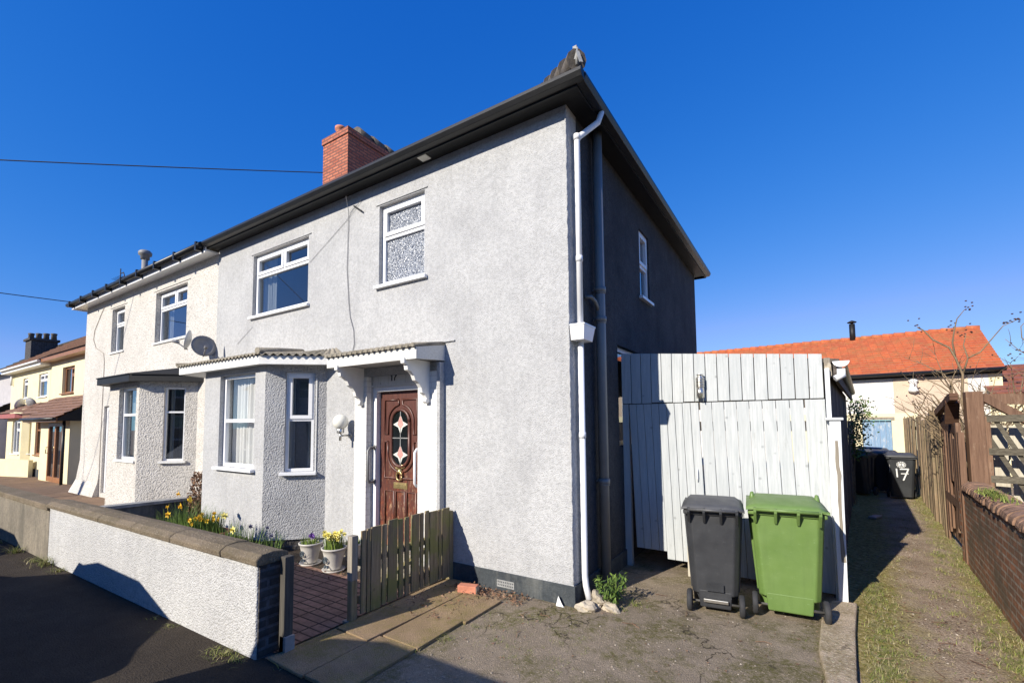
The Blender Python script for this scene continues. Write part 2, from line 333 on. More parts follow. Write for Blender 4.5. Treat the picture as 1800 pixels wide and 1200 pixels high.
MT['earth'] = tarmac('earth', (0.42, 0.31, 0.21), (0.60, 0.50, 0.37), (0.20, 0.19, 0.05), 0.85, 62, 0.10, (0.50, 0.64))
t = NT('alley_ground')
n1 = t.noise(2.4, 6, 0.72); c0 = t.ramp(n1, [(0.36, (0.36, 0.27, 0.185)), (0.60, (0.64, 0.49, 0.355))])
fine = t.noise(75, 5, 0.85); c0 = t.mix(t.ramp(fine, [(0.38, 0.75), (0.58, 0.0)]), c0, (0.12, 0.085, 0.055))
vo = t.n("TexVoronoi"); vo.inputs['Scale'].default_value = 45; t.l(t.obj, vo.inputs['Vector'])
c0 = t.mix(t.ramp(vo.outputs['Distance'], [(0.12, 0.85), (0.28, 0.0)]), c0, (0.66, 0.55, 0.42))
sp = t.n("SeparateXYZ"); t.l(t.obj, sp.inputs[0])
cx = t.math('SUBTRACT', sp.outputs[0], t.math('MULTIPLY', sp.outputs[1], 0.088))
dist = t.math('ABSOLUTE', t.math('SUBTRACT', cx, 2.86))
edge = t.ramp(t.math('ADD', dist, t.math('MULTIPLY', t.math('SUBTRACT', t.noise(3.0, 6, 0.75), 0.5), 0.75)), [(0.16, 0.0), (0.42, 0.9)])
mo = t.ramp(t.noise(22, 6, 0.8), [(0.35, (0.10, 0.095, 0.02)), (0.50, (0.34, 0.28, 0.085)), (0.66, (0.60, 0.50, 0.27))])
c0 = t.mix(edge, c0, mo); t.col(c0); t.rough(0.95); t.b.inputs['Specular IOR Level'].default_value = 0.1
t.bump(t.math('ADD', fine, t.math('MULTIPLY', vo.outputs['Distance'], -0.7)), 1.0, 0.02); MT['alley_ground'] = t.m
MT['paving_brown'] = tarmac('paving_brown', (0.30, 0.20, 0.13), (0.34, 0.26, 0.19), None, 0.5, 90, 0.05)
MT['slab'] = tarmac('slab', (0.43, 0.30, 0.18), (0.48, 0.38, 0.26), (0.22, 0.19, 0.05), 0.7, 110, 0.05, (0.42, 0.6))
MT['kerb_conc'] = tarmac('kerb_conc', (0.66, 0.52, 0.37), (0.78, 0.68, 0.52), (0.20, 0.16, 0.06), 0.8, 40, 0.14, (0.44, 0.58), cracks=True)
MT['tile_path'] = brick_mat('tile_path', (0.36, 0.21, 0.15), (0.28, 0.17, 0.125), (0.035, 0.025, 0.02), bw=0.30, bh=0.10, ms=0.010, vec='flat', offs=0.0, bump=0.6)
def leaf_mat(name, a, b, tr=0.25):
    t = NT(name); g = t.n("NewGeometry")
    t.col(t.ramp(g.outputs['Random Per Island'], [(0.0, a), (1.0, b)])); t.rough(0.6)
    t.b.inputs['Specular IOR Level'].default_value = 0.25
    return t.m
MT['leaf_green'] = leaf_mat('leaf_green', (0.05, 0.10, 0.02), (0.15, 0.22, 0.045))
MT['leaf_fresh'] = leaf_mat('leaf_fresh', (0.10, 0.17, 0.03), (0.22, 0.28, 0.06))
MT['grass'] = leaf_mat('grass', (0.08, 0.12, 0.02), (0.30, 0.32, 0.08))
MT['dry_grass'] = leaf_mat('dry_grass', (0.22, 0.18, 0.08), (0.42, 0.36, 0.20))
MT['grit'] = leaf_mat('grit', (0.14, 0.11, 0.08), (0.36, 0.31, 0.25))
MT['dead_leaf'] = leaf_mat('dead_leaf', (0.11, 0.055, 0.03), (0.30, 0.18, 0.11))
MT['yellow_petal'] = leaf_mat('yellow_petal', (0.75, 0.42, 0.02), (0.85, 0.60, 0.06))
MT['pale_petal'] = leaf_mat('pale_petal', (0.72, 0.62, 0.12), (0.80, 0.74, 0.32))
MT['purple_petal'] = leaf_mat('purple_petal', (0.12, 0.05, 0.25), (0.22, 0.10, 0.38))
MT['grape_petal'] = leaf_mat('grape_petal', (0.05, 0.055, 0.10), (0.09, 0.09, 0.16))
MT['bark'] = plain('bark', (0.20, 0.145, 0.085), 0.9, 0.35, 12, 0.5, 40)
MT['rosehip'] = leaf_mat('rosehip', (0.05, 0.03, 0.03), (0.10, 0.05, 0.04))
MT['car_paint'] = plain('car_paint', (0.05, 0.06, 0.09), 0.25, 0.05, 3, metal=0.4)
MT['van_paint'] = plain('van_paint', (0.60, 0.60, 0.60), 0.3, 0.04, 3)
MT['car_glass'] = plain('car_glass', (0.01, 0.012, 0.015), 0.05, 0.05, 3)
MT['lens_red'] = plain('lens_red', (0.4, 0.02, 0.02), 0.2, 0.05, 3)
MT['lens_clear'] = plain('lens_clear', (0.7, 0.7, 0.7), 0.1, 0.05, 3)
MT['glass_dark'] = plain('glass_dark', (0.008, 0.010, 0.010), 0.12, 0.3, 6, spec=0.3)
MT['glass_pink'] = plain('glass_pink', (0.62, 0.30, 0.26), 0.3, 0.15, 12)
MT['glass_white'] = plain('glass_white', (0.62, 0.62, 0.56), 0.3, 0.1, 12)
MT['marking'] = plain('marking', (0.80, 0.80, 0.78), 0.6, 0.03, 12)
MT['kerb_stone'] = plain('kerb_stone', (0.33, 0.32, 0.30), 0.9, 0.2, 9, 0.4)

# ------------------------------------------------------------------ mesh helpers
Z = Vector((0, 0, 1))
class F:
    """local frame: a along u, b up, c outward n"""
    def __init__(s, O, u, n=None):
        s.O = Vector(O); s.u = Vector(u).normalized()
        s.n = Vector(n).normalized() if n else s.u.cross(Z).normalized()
    def p(s, a, b, c=0): return s.O + s.u*a + Z*b + s.n*c
class MB:
    def __init__(s): s.v = []; s.f = []; s.sm = []
    def face(s, pts, smooth=False):
        k = len(s.v); s.v += [Vector(p) for p in pts]; s.f.append(tuple(range(k, k+len(pts)))); s.sm.append(smooth); return s
    def hexa(s, P):
        k = len(s.v); s.v += [Vector(p) for p in P]
        for q in ((0, 3, 2, 1), (4, 5, 6, 7), (0, 1, 5, 4), (1, 2, 6, 5), (2, 3, 7, 6), (3, 0, 4, 7)):
            s.f.append(tuple(k+i for i in q)); s.sm.append(False)
        return s
    def box(s, x0, x1, y0, y1, z0, z1):
        return s.hexa([(x0, y0, z0), (x1, y0, z0), (x1, y1, z0), (x0, y1, z0), (x0, y0, z1), (x1, y0, z1), (x1, y1, z1), (x0, y1, z1)])
    def fb(s, fr, a0, a1, b0, b1, c0, c1):
        P = [(a0, b0, c1), (a1, b0, c1), (a1, b0, c0), (a0, b0, c0), (a0, b1, c1), (a1, b1, c1), (a1, b1, c0), (a0, b1, c0)]
        return s.hexa([fr.p(*q) for q in P])
    def bar(s, a, b, w, h, upv=Z):
        a, b = Vector(a), Vector(b); d = (b-a).normalized(); r = d.cross(Vector(upv))
        if r.length < 1e-4: r = d.cross(Vector((1, 0, 0)))
        r.normalize(); q = r.cross(d)
        P = []
        for e in (a, b):
            P += [e - r*w/2 - q*h/2, e + r*w/2 - q*h/2, e + r*w/2 + q*h/2, e - r*w/2 + q*h/2]
        return s.hexa(P)
    def tube(s, pts, r, n=8, cap=True):
        pts = [Vector(p) for p in pts]; rs = r if hasattr(r, '__len__') else [r]*len(pts)
        k = len(s.v); pr = None
        for i, p in enumerate(pts):
            d = (pts[min(i+1, len(pts)-1)] - pts[max(i-1, 0)])
            if d.length < 1e-9: d = Vector((0, 0, 1))
            d.normalize()
            if pr is None:
                pr = d.orthogonal().normalized()
            pr = (pr - d*pr.dot(d));
            if pr.length < 1e-6: pr = d.orthogonal()
            pr.normalize(); q = d.cross(pr)
            for j in range(n):
                a = 2*math.pi*j/n; s.v.append(p + (pr*math.cos(a) + q*math.sin(a))*rs[i])
        for i in range(len(pts)-1):
            for j in range(n):
                s.f.append((k+i*n+j, k+i*n+(j+1) % n, k+(i+1)*n+(j+1) % n, k+(i+1)*n+j)); s.sm.append(n > 4)
        if cap:
            s.f.append(tuple(k+j for j in reversed(range(n)))); s.sm.append(False)
            s.f.append(tuple(k+(len(pts)-1)*n+j for j in range(n))); s.sm.append(False)
        return s
    def lathe(s, prof, c=(0, 0, 0), n=20, axis=Z, cap=True):
        c = Vector(c); ax = Vector(axis).normalized(); e1 = ax.orthogonal().normalized() if abs(ax.z) < 0.999 else Vector((1, 0, 0)); e2 = ax.cross(e1)
        k = len(s.v)
        for r, h in prof:
            for j in range(n):
                a = 2*math.pi*j/n; s.v.append(c + ax*h + (e1*math.cos(a)+e2*math.sin(a))*r)
        for i in range(len(prof)-1):
            for j in range(n):
                s.f.append((k+i*n+j, k+i*n+(j+1) % n, k+(i+1)*n+(j+1) % n, k+(i+1)*n+j)); s.sm.append(True)
        if cap:
            s.f.append(tuple(k+j for j in reversed(range(n)))); s.sm.append(False)
            s.f.append(tuple(k+(len(prof)-1)*n+j for j in range(n))); s.sm.append(False)
        return s
    def prism(s, poly, vec):
        """poly: 3d points, extruded by vec"""
        n = len(poly); P = [Vector(p) for p in poly]; vec = Vector(vec); k = len(s.v)
        s.v += P + [p+vec for p in P]
        s.f.append(tuple(k+i for i in reversed(range(n)))); s.f.append(tuple(k+n+i for i in range(n))); s.sm += [False, False]
        for i in range(n):
            j = (i+1) % n; s.f.append((k+i, k+j, k+n+j, k+n+i)); s.sm.append(False)
        return s
    def blob(s, c, rx, ry, rz, seed=0, rough=0.2, sub=2):
        rnd = random.Random(seed); bm = bmesh.new(); bmesh.ops.create_icosphere(bm, subdivisions=sub, radius=1)
        ph = [rnd.uniform(0, 6) for _ in range(6)]; k = len(s.v)
        for v in bm.verts:
            d = v.co; m = 1+rough*(math.sin(3*d.x+ph[0])*math.cos(2.5*d.y+ph[1])+0.6*math.sin(5*d.z+ph[2]+3*d.x)) + rnd.uniform(-rough, rough)*0.3
            s.v.append(Vector(c)+Vector((d.x*rx*m, d.y*ry*m, d.z*rz*m)))
        for f in bm.faces: s.f.append(tuple(k+v.index for v in f.verts)); s.sm.append(rough < 0.12)
        bm.free(); return s
    def build(s, name, mat, parent=None, bevel=0.0, segs=2):
        me = bpy.data.meshes.new(name)
        off = Vector((0, 0, 0))
        p = parent
        while p is not None and not p.get('local'):
            off = off + p.location; p = p.parent
        me.from_pydata([tuple(v-off) for v in s.v], [], s.f); me.validate(); me.update()
        if any(s.sm) and len(me.polygons) == len(s.sm):
            for q, b in zip(me.polygons, s.sm): q.use_smooth = b
        bm = bmesh.new(); bm.from_mesh(me)
        if 'wall' in name or 'bay' in name or 'porch' in name: bmesh.ops.remove_doubles(bm, verts=bm.verts, dist=1e-5)
        bmesh.ops.recalc_face_normals(bm, faces=bm.faces)
        bm.to_mesh(me); bm.free()
        me.materials.append(MT[mat] if isinstance(mat, str) else mat)
        o = bpy.data.objects.new(name, me); COL.objects.link(o)
        if parent: o.parent = parent
        if bevel:
            b = o.modifiers.new("bevel", 'BEVEL'); b.width = bevel; b.segments = segs; b.limit_method = 'ANGLE'; b.angle_limit = R(40)
        return o
def tag(o, label=None, cat=None, group=None, kind=None):
    if label: o['label'] = label
    if cat: o['category'] = cat
    if group: o['group'] = group
    if kind: o['kind'] = kind
    return o
def thing(name, loc, label, cat, group=None, local=False, rz=0):
    o = bpy.data.objects.new(name, None); COL.objects.link(o); o.location = loc; o.rotation_euler = (0, 0, rz)
    o.empty_display_size = 0.2
    if local: o['local'] = 1
    return tag(o, label, cat, group)
def copy_tree(o, parent=None):
    c = o.copy(); COL.objects.link(c); c.parent = parent
    for ch in list(o.children): copy_tree(ch, c)
    return c

def wallf(mb, fr, w, z0, z1, openings, depth=0.12, thick=0.25, a_start=0.0):
    """wall slab with openings; outer face at c=0, openings revealed to depth `thick`"""
    A = sorted(set([a_start, w] + [o[0] for o in openings] + [o[1] for o in openings]))
    B = sorted(set([z0, z1] + [o[2] for o in openings] + [o[3] for o in openings]))
    def inside(a, b): return any(o[0] < a < o[1] and o[2] < b < o[3] for o in openings)
    for i in range(len(A)-1):
        for j in range(len(B)-1):
            if inside((A[i]+A[i+1])/2, (B[j]+B[j+1])/2): continue
            for c in (0, -thick):
                mb.face([fr.p(A[i], B[j], c), fr.p(A[i+1], B[j], c), fr.p(A[i+1], B[j+1], c), fr.p(A[i], B[j+1], c)])
    for a0, a1, b0, b1 in list(openings) + [(a_start, w, z0, z1)]:
        q = [(a0, b0), (a1, b0), (a1, b1), (a0, b1)]
        for i in range(4):
            (x, y), (x2, y2) = q[i], q[(i+1) % 4]
            mb.face([fr.p(x, y, 0), fr.p(x2, y2, 0), fr.p(x2, y2, -thick), fr.p(x, y, -thick)])
    return mb

def window(root, fr, a0, a1, b0, b1, lights, recess=0.06, fw_=0.06, mat='upvc', pane='pane', sill=True, sillc=0.055, curtain=None, panes=None, sillmat=None):
    """lights: list of rectangles (fractions) (x0,x1,y0,y1,opening?)"""
    m = MB(); W, H = a1-a0, b1-b0; c1 = -recess; c0 = c1-0.06
    m.fb(fr, a0, a1, b0, b0+fw_, c0, c1); m.fb(fr, a0, a1, b1-fw_, b1, c0, c1)
    m.fb(fr, a0, a0+fw_, b0+fw_, b1-fw_, c0, c1); m.fb(fr, a1-fw_, a1, b0+fw_, b1-fw_, c0, c1)
    pr = []
    for (x0, x1, y0, y1, op) in lights:
        X0, X1, Y0, Y1 = a0+W*x0, a0+W*x1, b0+H*y0, b0+H*y1
        hw = fw_*0.5
        X0 += fw_ if x0 == 0 else hw; X1 -= fw_ if x1 == 1 else hw; Y0 += fw_ if y0 == 0 else hw; Y1 -= fw_ if y1 == 1 else hw
        if x0 > 0: m.fb(fr, X0-hw*2, X0, Y0, Y1, c0, c1-0.002)
        if y0 > 0: m.fb(fr, X0-(hw*2 if x0 > 0 else 0), X1, Y0-hw*2, Y0, c0, c1-0.004)
        if op:
            s_ = 0.042; cc = c1+0.014
            m.fb(fr, X0-0.012, X1+0.012, Y0-0.012, Y0+s_, c0+0.01, cc); m.fb(fr, X0-0.012, X1+0.012, Y1-s_, Y1+0.012, c0+0.01, cc)
            m.fb(fr, X0-0.012, X0+s_, Y0+s_, Y1-s_, c0+0.01, cc); m.fb(fr, X1-s_, X1+0.012, Y0+s_, Y1-s_, c0+0.01, cc)
            X0 += s_; X1 -= s_; Y0 += s_; Y1 -= s_
        pr.append((X0, X1, Y0, Y1))
    wo = m.build('window', mat, root, 0.004)
    for i, (X0, X1, Y0, Y1) in enumerate(pr):
        MB().face([fr.p(X0-0.005, Y0-0.005, c0+0.025), fr.p(X1+0.005, Y0-0.005, c0+0.025), fr.p(X1+0.005, Y1+0.005, c0+0.025), fr.p(X0-0.005, Y1+0.005, c0+0.025)]).build('pane', (panes[i] if panes else pane), wo)
    if sill:
        MB().fb(fr, a0-0.05, a1+0.05, b0-0.045, b0-0.001, c0, sillc).build('sill', sillmat or mat, wo, 0.004)
    if curtain:
        for (x0, x1, kind, amp) in curtain:
            cm = MB(); n = max(8, int((x1-x0)*W/0.018)); k = len(cm.v)
            for i in range(n+1):
                a = a0+W*(x0+(x1-x0)*i/n); c = c0-0.10+amp*math.sin(i*1.05)+amp*0.4*math.sin(i*0.37+1)
                cm.v += [fr.p(a, b0+0.03, c), fr.p(a, b1-0.03, c)]
            for i in range(n): cm.f.append((2*i, 2*i+2, 2*i+3, 2*i+1)); cm.sm.append(True)
            cm.build('curtain', kind, wo)
    # dark room behind the opening
    rm = MB(); d = c0-0.7
    e = 0.10
    for q in ([(a0-e, b0-e, d), (a1+e, b0-e, d), (a1+e, b1+e, d), (a0-e, b1+e, d)],):
        rm.face([fr.p(*p) for p in q])
    for (p, q) in (((a0-e, b0-e), (a1+e, b0-e)), ((a1+e, b0-e), (a1+e, b1+e)), ((a1+e, b1+e), (a0-e, b1+e)), ((a0-e, b1+e), (a0-e, b0-e))):
        rm.face([fr.p(p[0], p[1], d), fr.p(q[0], q[1], d), fr.p(q[0], q[1], c0-0.2), fr.p(p[0], p[1], c0-0.2)])
    rm.build('room', 'interior', wo)
    return wo
HALF = [(0, 1, 0, 0.5, False), (0, 1, 0.5, 1, False)]

def stroke(mb, fr, pts, w, c0, c1):
    for (a, b) in zip(pts[:-1], pts[1:]):
        d = Vector((b[0]-a[0], b[1]-a[1])); L = d.length; d /= L; n = Vector((-d.y, d.x))*w/2; e = d*w*0.3
        q = [(a[0]-e.x+n.x, a[1]-e.y+n.y), (a[0]-e.x-n.x, a[1]-e.y-n.y), (b[0]+e.x-n.x, b[1]+e.y-n.y), (b[0]+e.x+n.x, b[1]+e.y+n.y)]
        mb.hexa([fr.p(x, y, c0) for x, y in q] + [fr.p(x, y, c1) for x, y in q])
    return mb

def blade(mb, base, h, lean, ang, w=0.006, seg=3, droop=0.5):
    base = Vector(base); d = Vector((math.cos(ang), math.sin(ang), 0)); s_ = Vector((-d.y, d.x, 0)); P = []
    for i in range(seg+1):
        t_ = i/seg; p = base + Z*h*(t_-droop*0.5*t_*t_*lean) + d*h*lean*t_*t_; ww = w*(1-t_*0.92)
        P.append((p-s_*ww, p+s_*ww))
    k = len(mb.v)
    for a, b in P: mb.v += [a, b]
    for i in range(seg): mb.f.append((k+2*i, k+2*i+1, k+2*i+3, k+2*i+2)); mb.sm.append(False)
def leaf(mb, p, d, n, L, W):
    p = Vector(p); d = Vector(d).normalized(); s_ = d.cross(Vector(n))
    if s_.length < 1e-4: s_ = d.orthogonal()
    s_.normalize(); nn = s_.cross(d)
    mb.face([p, p+d*L*0.45+s_*W/2+nn*L*0.06, p+d*L, p+d*L*0.45-s_*W/2+nn*L*0.06])
def rv(): return Vector((random.gauss(0, 1), random.gauss(0, 1), random.gauss(0, 1))).normalized()

# ------------------------------------------------------------------ ground
GZ = -0.06
def gz(x):
    if x > -13.5: return GZ
    if x > -20: return GZ-0.20*(-13.5-x)/6.5
    return max(-0.6, GZ-0.20-0.012*(-20-x))
def sheet(name, mat, polyfn, dz, label=None):
    pass
m = MB()
xs = [-260, -120, -60, -45, -36, -30, -26, -22, -20, -17, -13.5, -9, 0, 8, 20, 60, 260]; ys = [-260, -60, -20, -5.34, -5.25, 0, 5, 20, 60, 260]
k = 0
for x in xs:
    for y in ys: m.v.append(Vector((x, y, gz(x)-0.004-(0.11 if y < -5.3 else 0))))
for i in range(len(xs)-1):
    for j in range(len(ys)-1):
        a = i*len(ys)+j; m.f.append((a, a+len(ys), a+len(ys)+1, a+1)); m.sm.append(False)
tag(m.build('ground', 'earth'), kind='structure')
def strip(name, mat, pts, z):
    return tag(MB().face([(x, y, z) for x, y in pts]).build(name, mat), kind='structure')
m = MB(); 
for a, b in zip([-60, -36, -22, -13.5], [-36, -22, -13.5, 30]):
    m.face([(a, -5.2, gz(a)+0.004), (b, -5.2, gz(b)+0.004), (b, -2.2, gz(b)+0.004), (a, -2.2, gz(a)+0.004)])
tag(m.build('pavement', 'tarmac'), kind='structure')
m = MB(); m.face([(-60, -11.5, GZ-0.11+0.0), (30, -11.5, GZ-0.11), (30, -5.33, GZ-0.11), (-60, -5.33, GZ-0.11)])
m.v = [Vector((v.x, v.y, GZ-0.11+0.002)) for v in m.v]; m.v[0].x = m.v[3].x = -13.5
m.face([(-60, -11.5, gz(-60)-0.108), (-36, -11.5, gz(-36)-0.108), (-36, -5.33, gz(-36)-0.108), (-60, -5.33, gz(-60)-0.108)])
m.face([(-36, -11.5, gz(-36)-0.108), (-20, -11.5, gz(-20)-0.108), (-20, -5.33, gz(-20)-0.108), (-36, -5.33, gz(-36)-0.108)])
m.face([(-20, -11.5, gz(-20)-0.108), (-13.5, -11.5, GZ-0.108), (-13.5, -5.33, GZ-0.108), (-20, -5.33, gz(-20)-0.108)])
tag(m.build('road', 'road'), kind='structure')
m = MB()
for i in range(-40, 25): m.box(i*0.915, i*0.915+0.905, -5.33, -5.2, gz(i*0.915)-0.13, gz(i*0.915)+0.008)
tag(m.build('kerb', 'kerb_stone', None, 0.01), kind='structure')
# driveway in front of the side gate
strip('driveway', 'drive', [(-0.75, -2.2), (-0.75, 0.6), (-0.05, 0.6), (-0.05, 1.75), (2.05, 1.75), (1.99, -2.2)], GZ+0.008)
m = MB(); m.face([(-0.1, 0.0, GZ+0.006), (2.2, 0.0, GZ+0.006), (2.3, 9, GZ+0.006), (-0.1, 9, GZ+0.006)])
# side passage behind the gate
tag(m.build('passage', 'drive'), kind='structure')
# front garden beds and red tile path
strip('front_path', 'tile_path', [(-4.1, -2.12), (-1.62, -2.12), (-1.62, -0.62), (-4.1, -0.62)], GZ+0.012)
strip('garden_bed', 'soil', [(-7.3, -2.12), (-4.1, -2.12), (-4.1, 0.0), (-7.3, 0.0)], GZ+0.010)
strip('garden_bed', 'soil', [(-4.1, -0.62), (-1.62, -0.62), (-1.62, 0.0), (-4.1, 0.0)], GZ+0.0105)
strip('neighbour_path', 'paving_brown', [(-14.0, -2.2), (-7.5, -2.2), (-7.5, 0.0), (-14.0, 0.0)], GZ+0.006)
m = MB()
for a, b in zip([-30, -22, -20, -13.5], [-22, -20, -13.5, -13.9+0.0]):
    if b <= a: continue
    m.face([(a, -2.2, gz(a)+0.006), (b, -2.2, gz(b)+0.006), (b, 2.5, gz(b)+0.006), (a, 2.5, gz(a)+0.006)])
m.face([(-13.5, -2.2, GZ+0.005), (-13.0, -2.2, GZ+0.005), (-13.0, 2.5, GZ+0.005), (-13.5, 2.5, GZ+0.005)])
tag(m.build('forecourt', 'paving_brown'), kind='structure')
# slabs beside the picket gate
def slab(x0, x1, y0, y1, s):
    rnd = random.Random(s); j = lambda: rnd.uniform(-0.012, 0.012)
    return [(x0+j(), y0+j(), GZ+0.006), (x1+j(), y0+j(), GZ+0.006), (x1+j(), y1+j(), GZ+0.006), (x0+j(), y1+j(), GZ+0.006)]
k = 0
for (x0, x1, y0, y1) in [(-1.56, -1.12, -2.22, -1.62), (-1.56, -1.12, -1.61, -1.0), (-1.56, -1.12, -0.99, -0.38), (-1.56, -1.12, -0.37, -0.05),
                         (-1.10, -0.70, -2.22, -1.50), (-1.10, -0.68, -1.49, -0.90), (-1.10, -0.66, -0.89, -0.30)]:
    k += 1; rnd = random.Random(k)
    tag(MB().prism(slab(x0, x1, y0, y1, k), (0, 0, 0.022+rnd.uniform(0, 0.010))).build('paving_slab', 'slab', None, 0.006), kind='structure')
# concrete kerb between drive and alley
rnd = random.Random(5); poly = [(2.0, -2.3), (2.22, -2.3), (2.20, -0.2), (2.26, 0.7), (2.33, 1.44), (2.12, 1.40), (2.03, 0.9), (1.99, 0.17), (2.04, -0.6)]
tag(MB().prism([(x, y, GZ-0.03) for x, y in poly], (0, 0, 0.085)).build('drive_edging', 'kerb_conc', None, 0.015, 2), kind='structure')
# alley
AD = Vector((0.088, 1, 0)).normalized(); AN = Vector((1, -0.088, 0)).normalized()
strip('alley_path', 'alley_ground', [(2.2, -2.2), (3.25, -2.2), (3.25, -1.0), (4.6, 14.5), (2.9, 14.5), (2.25, 1.0)], GZ+0.003)

# ================================================================== the grey house
W_ = 7.341; DP = 6.93; EZ = 5.12; EZ2 = 5.05   # soffit height
house = thing('grey_house', (-3.6, 3.4, GZ), 'grey roughcast end house with black eaves, number 17 and a worn brown front door', 'house')
front = F((-W_, 0, 0), (1, 0, 0), (0, -1, 0))
def fx(x): return x+W_
ops = [(fx(-6.089), fx(-4.469), 3.651, 4.75), (fx(-2.847), fx(-2.002), 3.651, 4.78), (fx(-2.97), fx(-2.04), 0.10, 2.50), (fx(-6.2), fx(-4.7), 0.5, 2.4)]
m = MB(); wallf(m, front, W_, GZ, EZ, ops)
side = F((0, 0, 0), (0, 1, 0), (1, 0, 0))
m.build('wall', 'grey_render', house); m = MB()
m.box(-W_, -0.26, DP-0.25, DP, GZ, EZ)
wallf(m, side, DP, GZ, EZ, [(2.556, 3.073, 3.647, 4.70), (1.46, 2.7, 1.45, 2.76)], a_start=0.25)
m.build('side_wall', 'shaded_grey_render', house)
# eaves
EO = 0.20
m = MB(); m.box(-W_, EO, -EO, 0.0, EZ, EZ+0.03); m.box(0.0, EO, 0.0, DP+EO, EZ, EZ+0.03); m.box(-W_, 0, DP, DP+EO, EZ, EZ+0.03)
m.build('soffit', 'black_paint', house)
m = MB(); m.box(-W_, EO+0.02, -EO-0.02, -EO, EZ-0.03, EZ+0.15); m.box(EO, EO+0.02, -EO, DP+EO+0.02, EZ-0.03, EZ+0.15); m.box(-W_, EO, DP+EO, DP+EO+0.02, EZ-0.03, EZ+0.15)
m.build('fascia', 'black_paint', house)
def gutter_poly(): return [(0.0, 0.0), (0.0, 0.015), (0.085, 0.015), (0.095, 0.0), (0.092, -0.045), (0.070, -0.085), (0.015, -0.09)]
g0 = EZ+0.085; gp = [(0.0, 0.0), (0.095, 0.0), (0.100, -0.04), (0.075, -0.085), (0.0, -0.095)]
m = MB(); m.prism([(-W_, -EO-0.021-a, g0+b) for a, b in gp], (W_+EO+0.11, 0, 0))
m.build('gutter', 'black_gutter', house, 0.004)
m = MB(); m.prism([(EO+0.021+a, -EO-0.02, g0-0.001+b) for a, b in gp], (0, DP+2*EO+0.04, 0))
m.build('gutter', 'black_gutter', house, 0.004)
# hipped roof
x1, y0, y1_ = EO+0.05, -EO-0.05, DP+EO+0.05; zr = EZ+0.11; rise = 2.2; yc = DP/2
rx = x1-(yc-y0)
m = MB(); T = 0.05
m.face([(-W_, y0, zr), (x1, y0, zr), (rx, yc, zr+rise), (-W_, yc, zr+rise)]); m.face([(x1, y0, zr), (x1, y1_, zr), (rx, yc, zr+rise)])
m.face([(x1, y1_, zr), (-W_, y1_, zr), (-W_, yc, zr+rise), (rx, yc, zr+rise)]); m.face([(-W_, y0, zr), (-W_, yc, zr+rise), (-W_, y1_, zr)])
m.face([(-W_, y0, zr), (-W_, y1_, zr), (x1, y1_, zr), (x1, y0, zr)])
rf = m.build('roof', 'tile_dark', house)
m = MB(); hp0 = Vector((x1+0.0, y0-0.0, zr+0.02)); hp1 = Vector((rx, yc, zr+rise+0.03)); hd = (hp1-hp0).normalized()
for i in range(17):
    a = hp0+hd*(i*0.28+0.03); b = a+hd*0.32
    m.tube([a+Z*0.09, b+Z*0.035], [0.105, 0.075], 10)
m.tube([(rx, yc, zr+rise+0.03), (-W_, yc, zr+rise+0.03)], 0.11, 10)
m.build('ridge_tile', 'tile_dark', rf)
m = MB(); m.tube([hp0+hd*0.02+Z*0.03, hp0+hd*0.02+Z*0.21], 0.016, 6); m.bar(hp0+hd*0.0+Z*0.17, hp0-hd*0.10+Z*0.02, 0.035, 0.008); m.box(hp0.x-0.05, hp0.x-0.01, hp0.y+0.0, hp0.y+0.05, hp0.z+0.10, hp0.z+0.24)
m.build('hip_iron', 'lead', rf)
# chimney on the party wall
CX0, CX1, CY0, CY1, CB, CT = -7.70, -6.76, 2.5, 4.6, 6.3, 8.80
m = MB(); m.box(CX0, CX1, CY0, CY1, CB, CT-0.16); m.box(CX0-0.025, CX1+0.025, CY0-0.025, CY1+0.025, CT-0.16, CT)
ch = m.build('chimney', 'chimney_brick', house)
m = MB(); m.lathe([(0.13, 0), (0.13, 0.02), (0.115, 0.04), (0.105, 0.22), (0.135, 0.24), (0.135, 0.30), (0.10, 0.31)], (-7.33, 2.72, CT-0.01), 16)
m.build('chimney_pot', 'terracotta', ch)
for i in range(4):
    m = MB(); y = 2.85+i*0.44; m.tube([(-6.93, y, CT+0.03), (-6.93, y+0.38, CT+0.03)], [0.21, 0.18], 12); m.tube([(-6.95, y+0.36, CT+0.02), (-6.95, y+0.45, CT+0.02)], 0.10, 10); m.build('flue_cowl', 'tile_dark', ch)
# rough hand-laid render at the corner
m = MB(); rnd = random.Random(77); m.tube([(-0.006+rnd.uniform(-0.004, 0.004), -0.0005+rnd.uniform(-0.004, 0.003), 0.16+i*0.045) for i in range(110)], [0.009+rnd.uniform(-0.003, 0.004) for i in range(110)], 6); m.build('corner_bead', 'grey_render', house)
# windows
L3 = [(0, 1, 0, 0.66, False), (0, 0.53, 0.66, 1, True), (0.53, 1, 0.66, 1, True)]
w1 = window(house, front, fx(-6.089), fx(-4.469), 3.651, 4.75, L3, curtain=[(0.0, 0.16, 'curtain', 0.02), (0.16, 0.24, 'curtain', 0.012)])
w2 = window(house, front, fx(-2.847), fx(-2.002), 3.651, 4.78, [(0, 1, 0, 0.60, False), (0, 1, 0.60, 1, True)], pane='obscure_glass')
w3 = window(house, side, 2.556, 3.073, 3.647, 4.70, [(0, 1, 0, 0.48, False), (0, 1, 0.48, 1, True)], recess=0.03)
w4 = window(house, side, 1.46, 2.7, 1.45, 2.76, [(0, 0.5, 0, 1, False), (0.5, 1, 0, 1, True)], recess=0.07, sill=False)
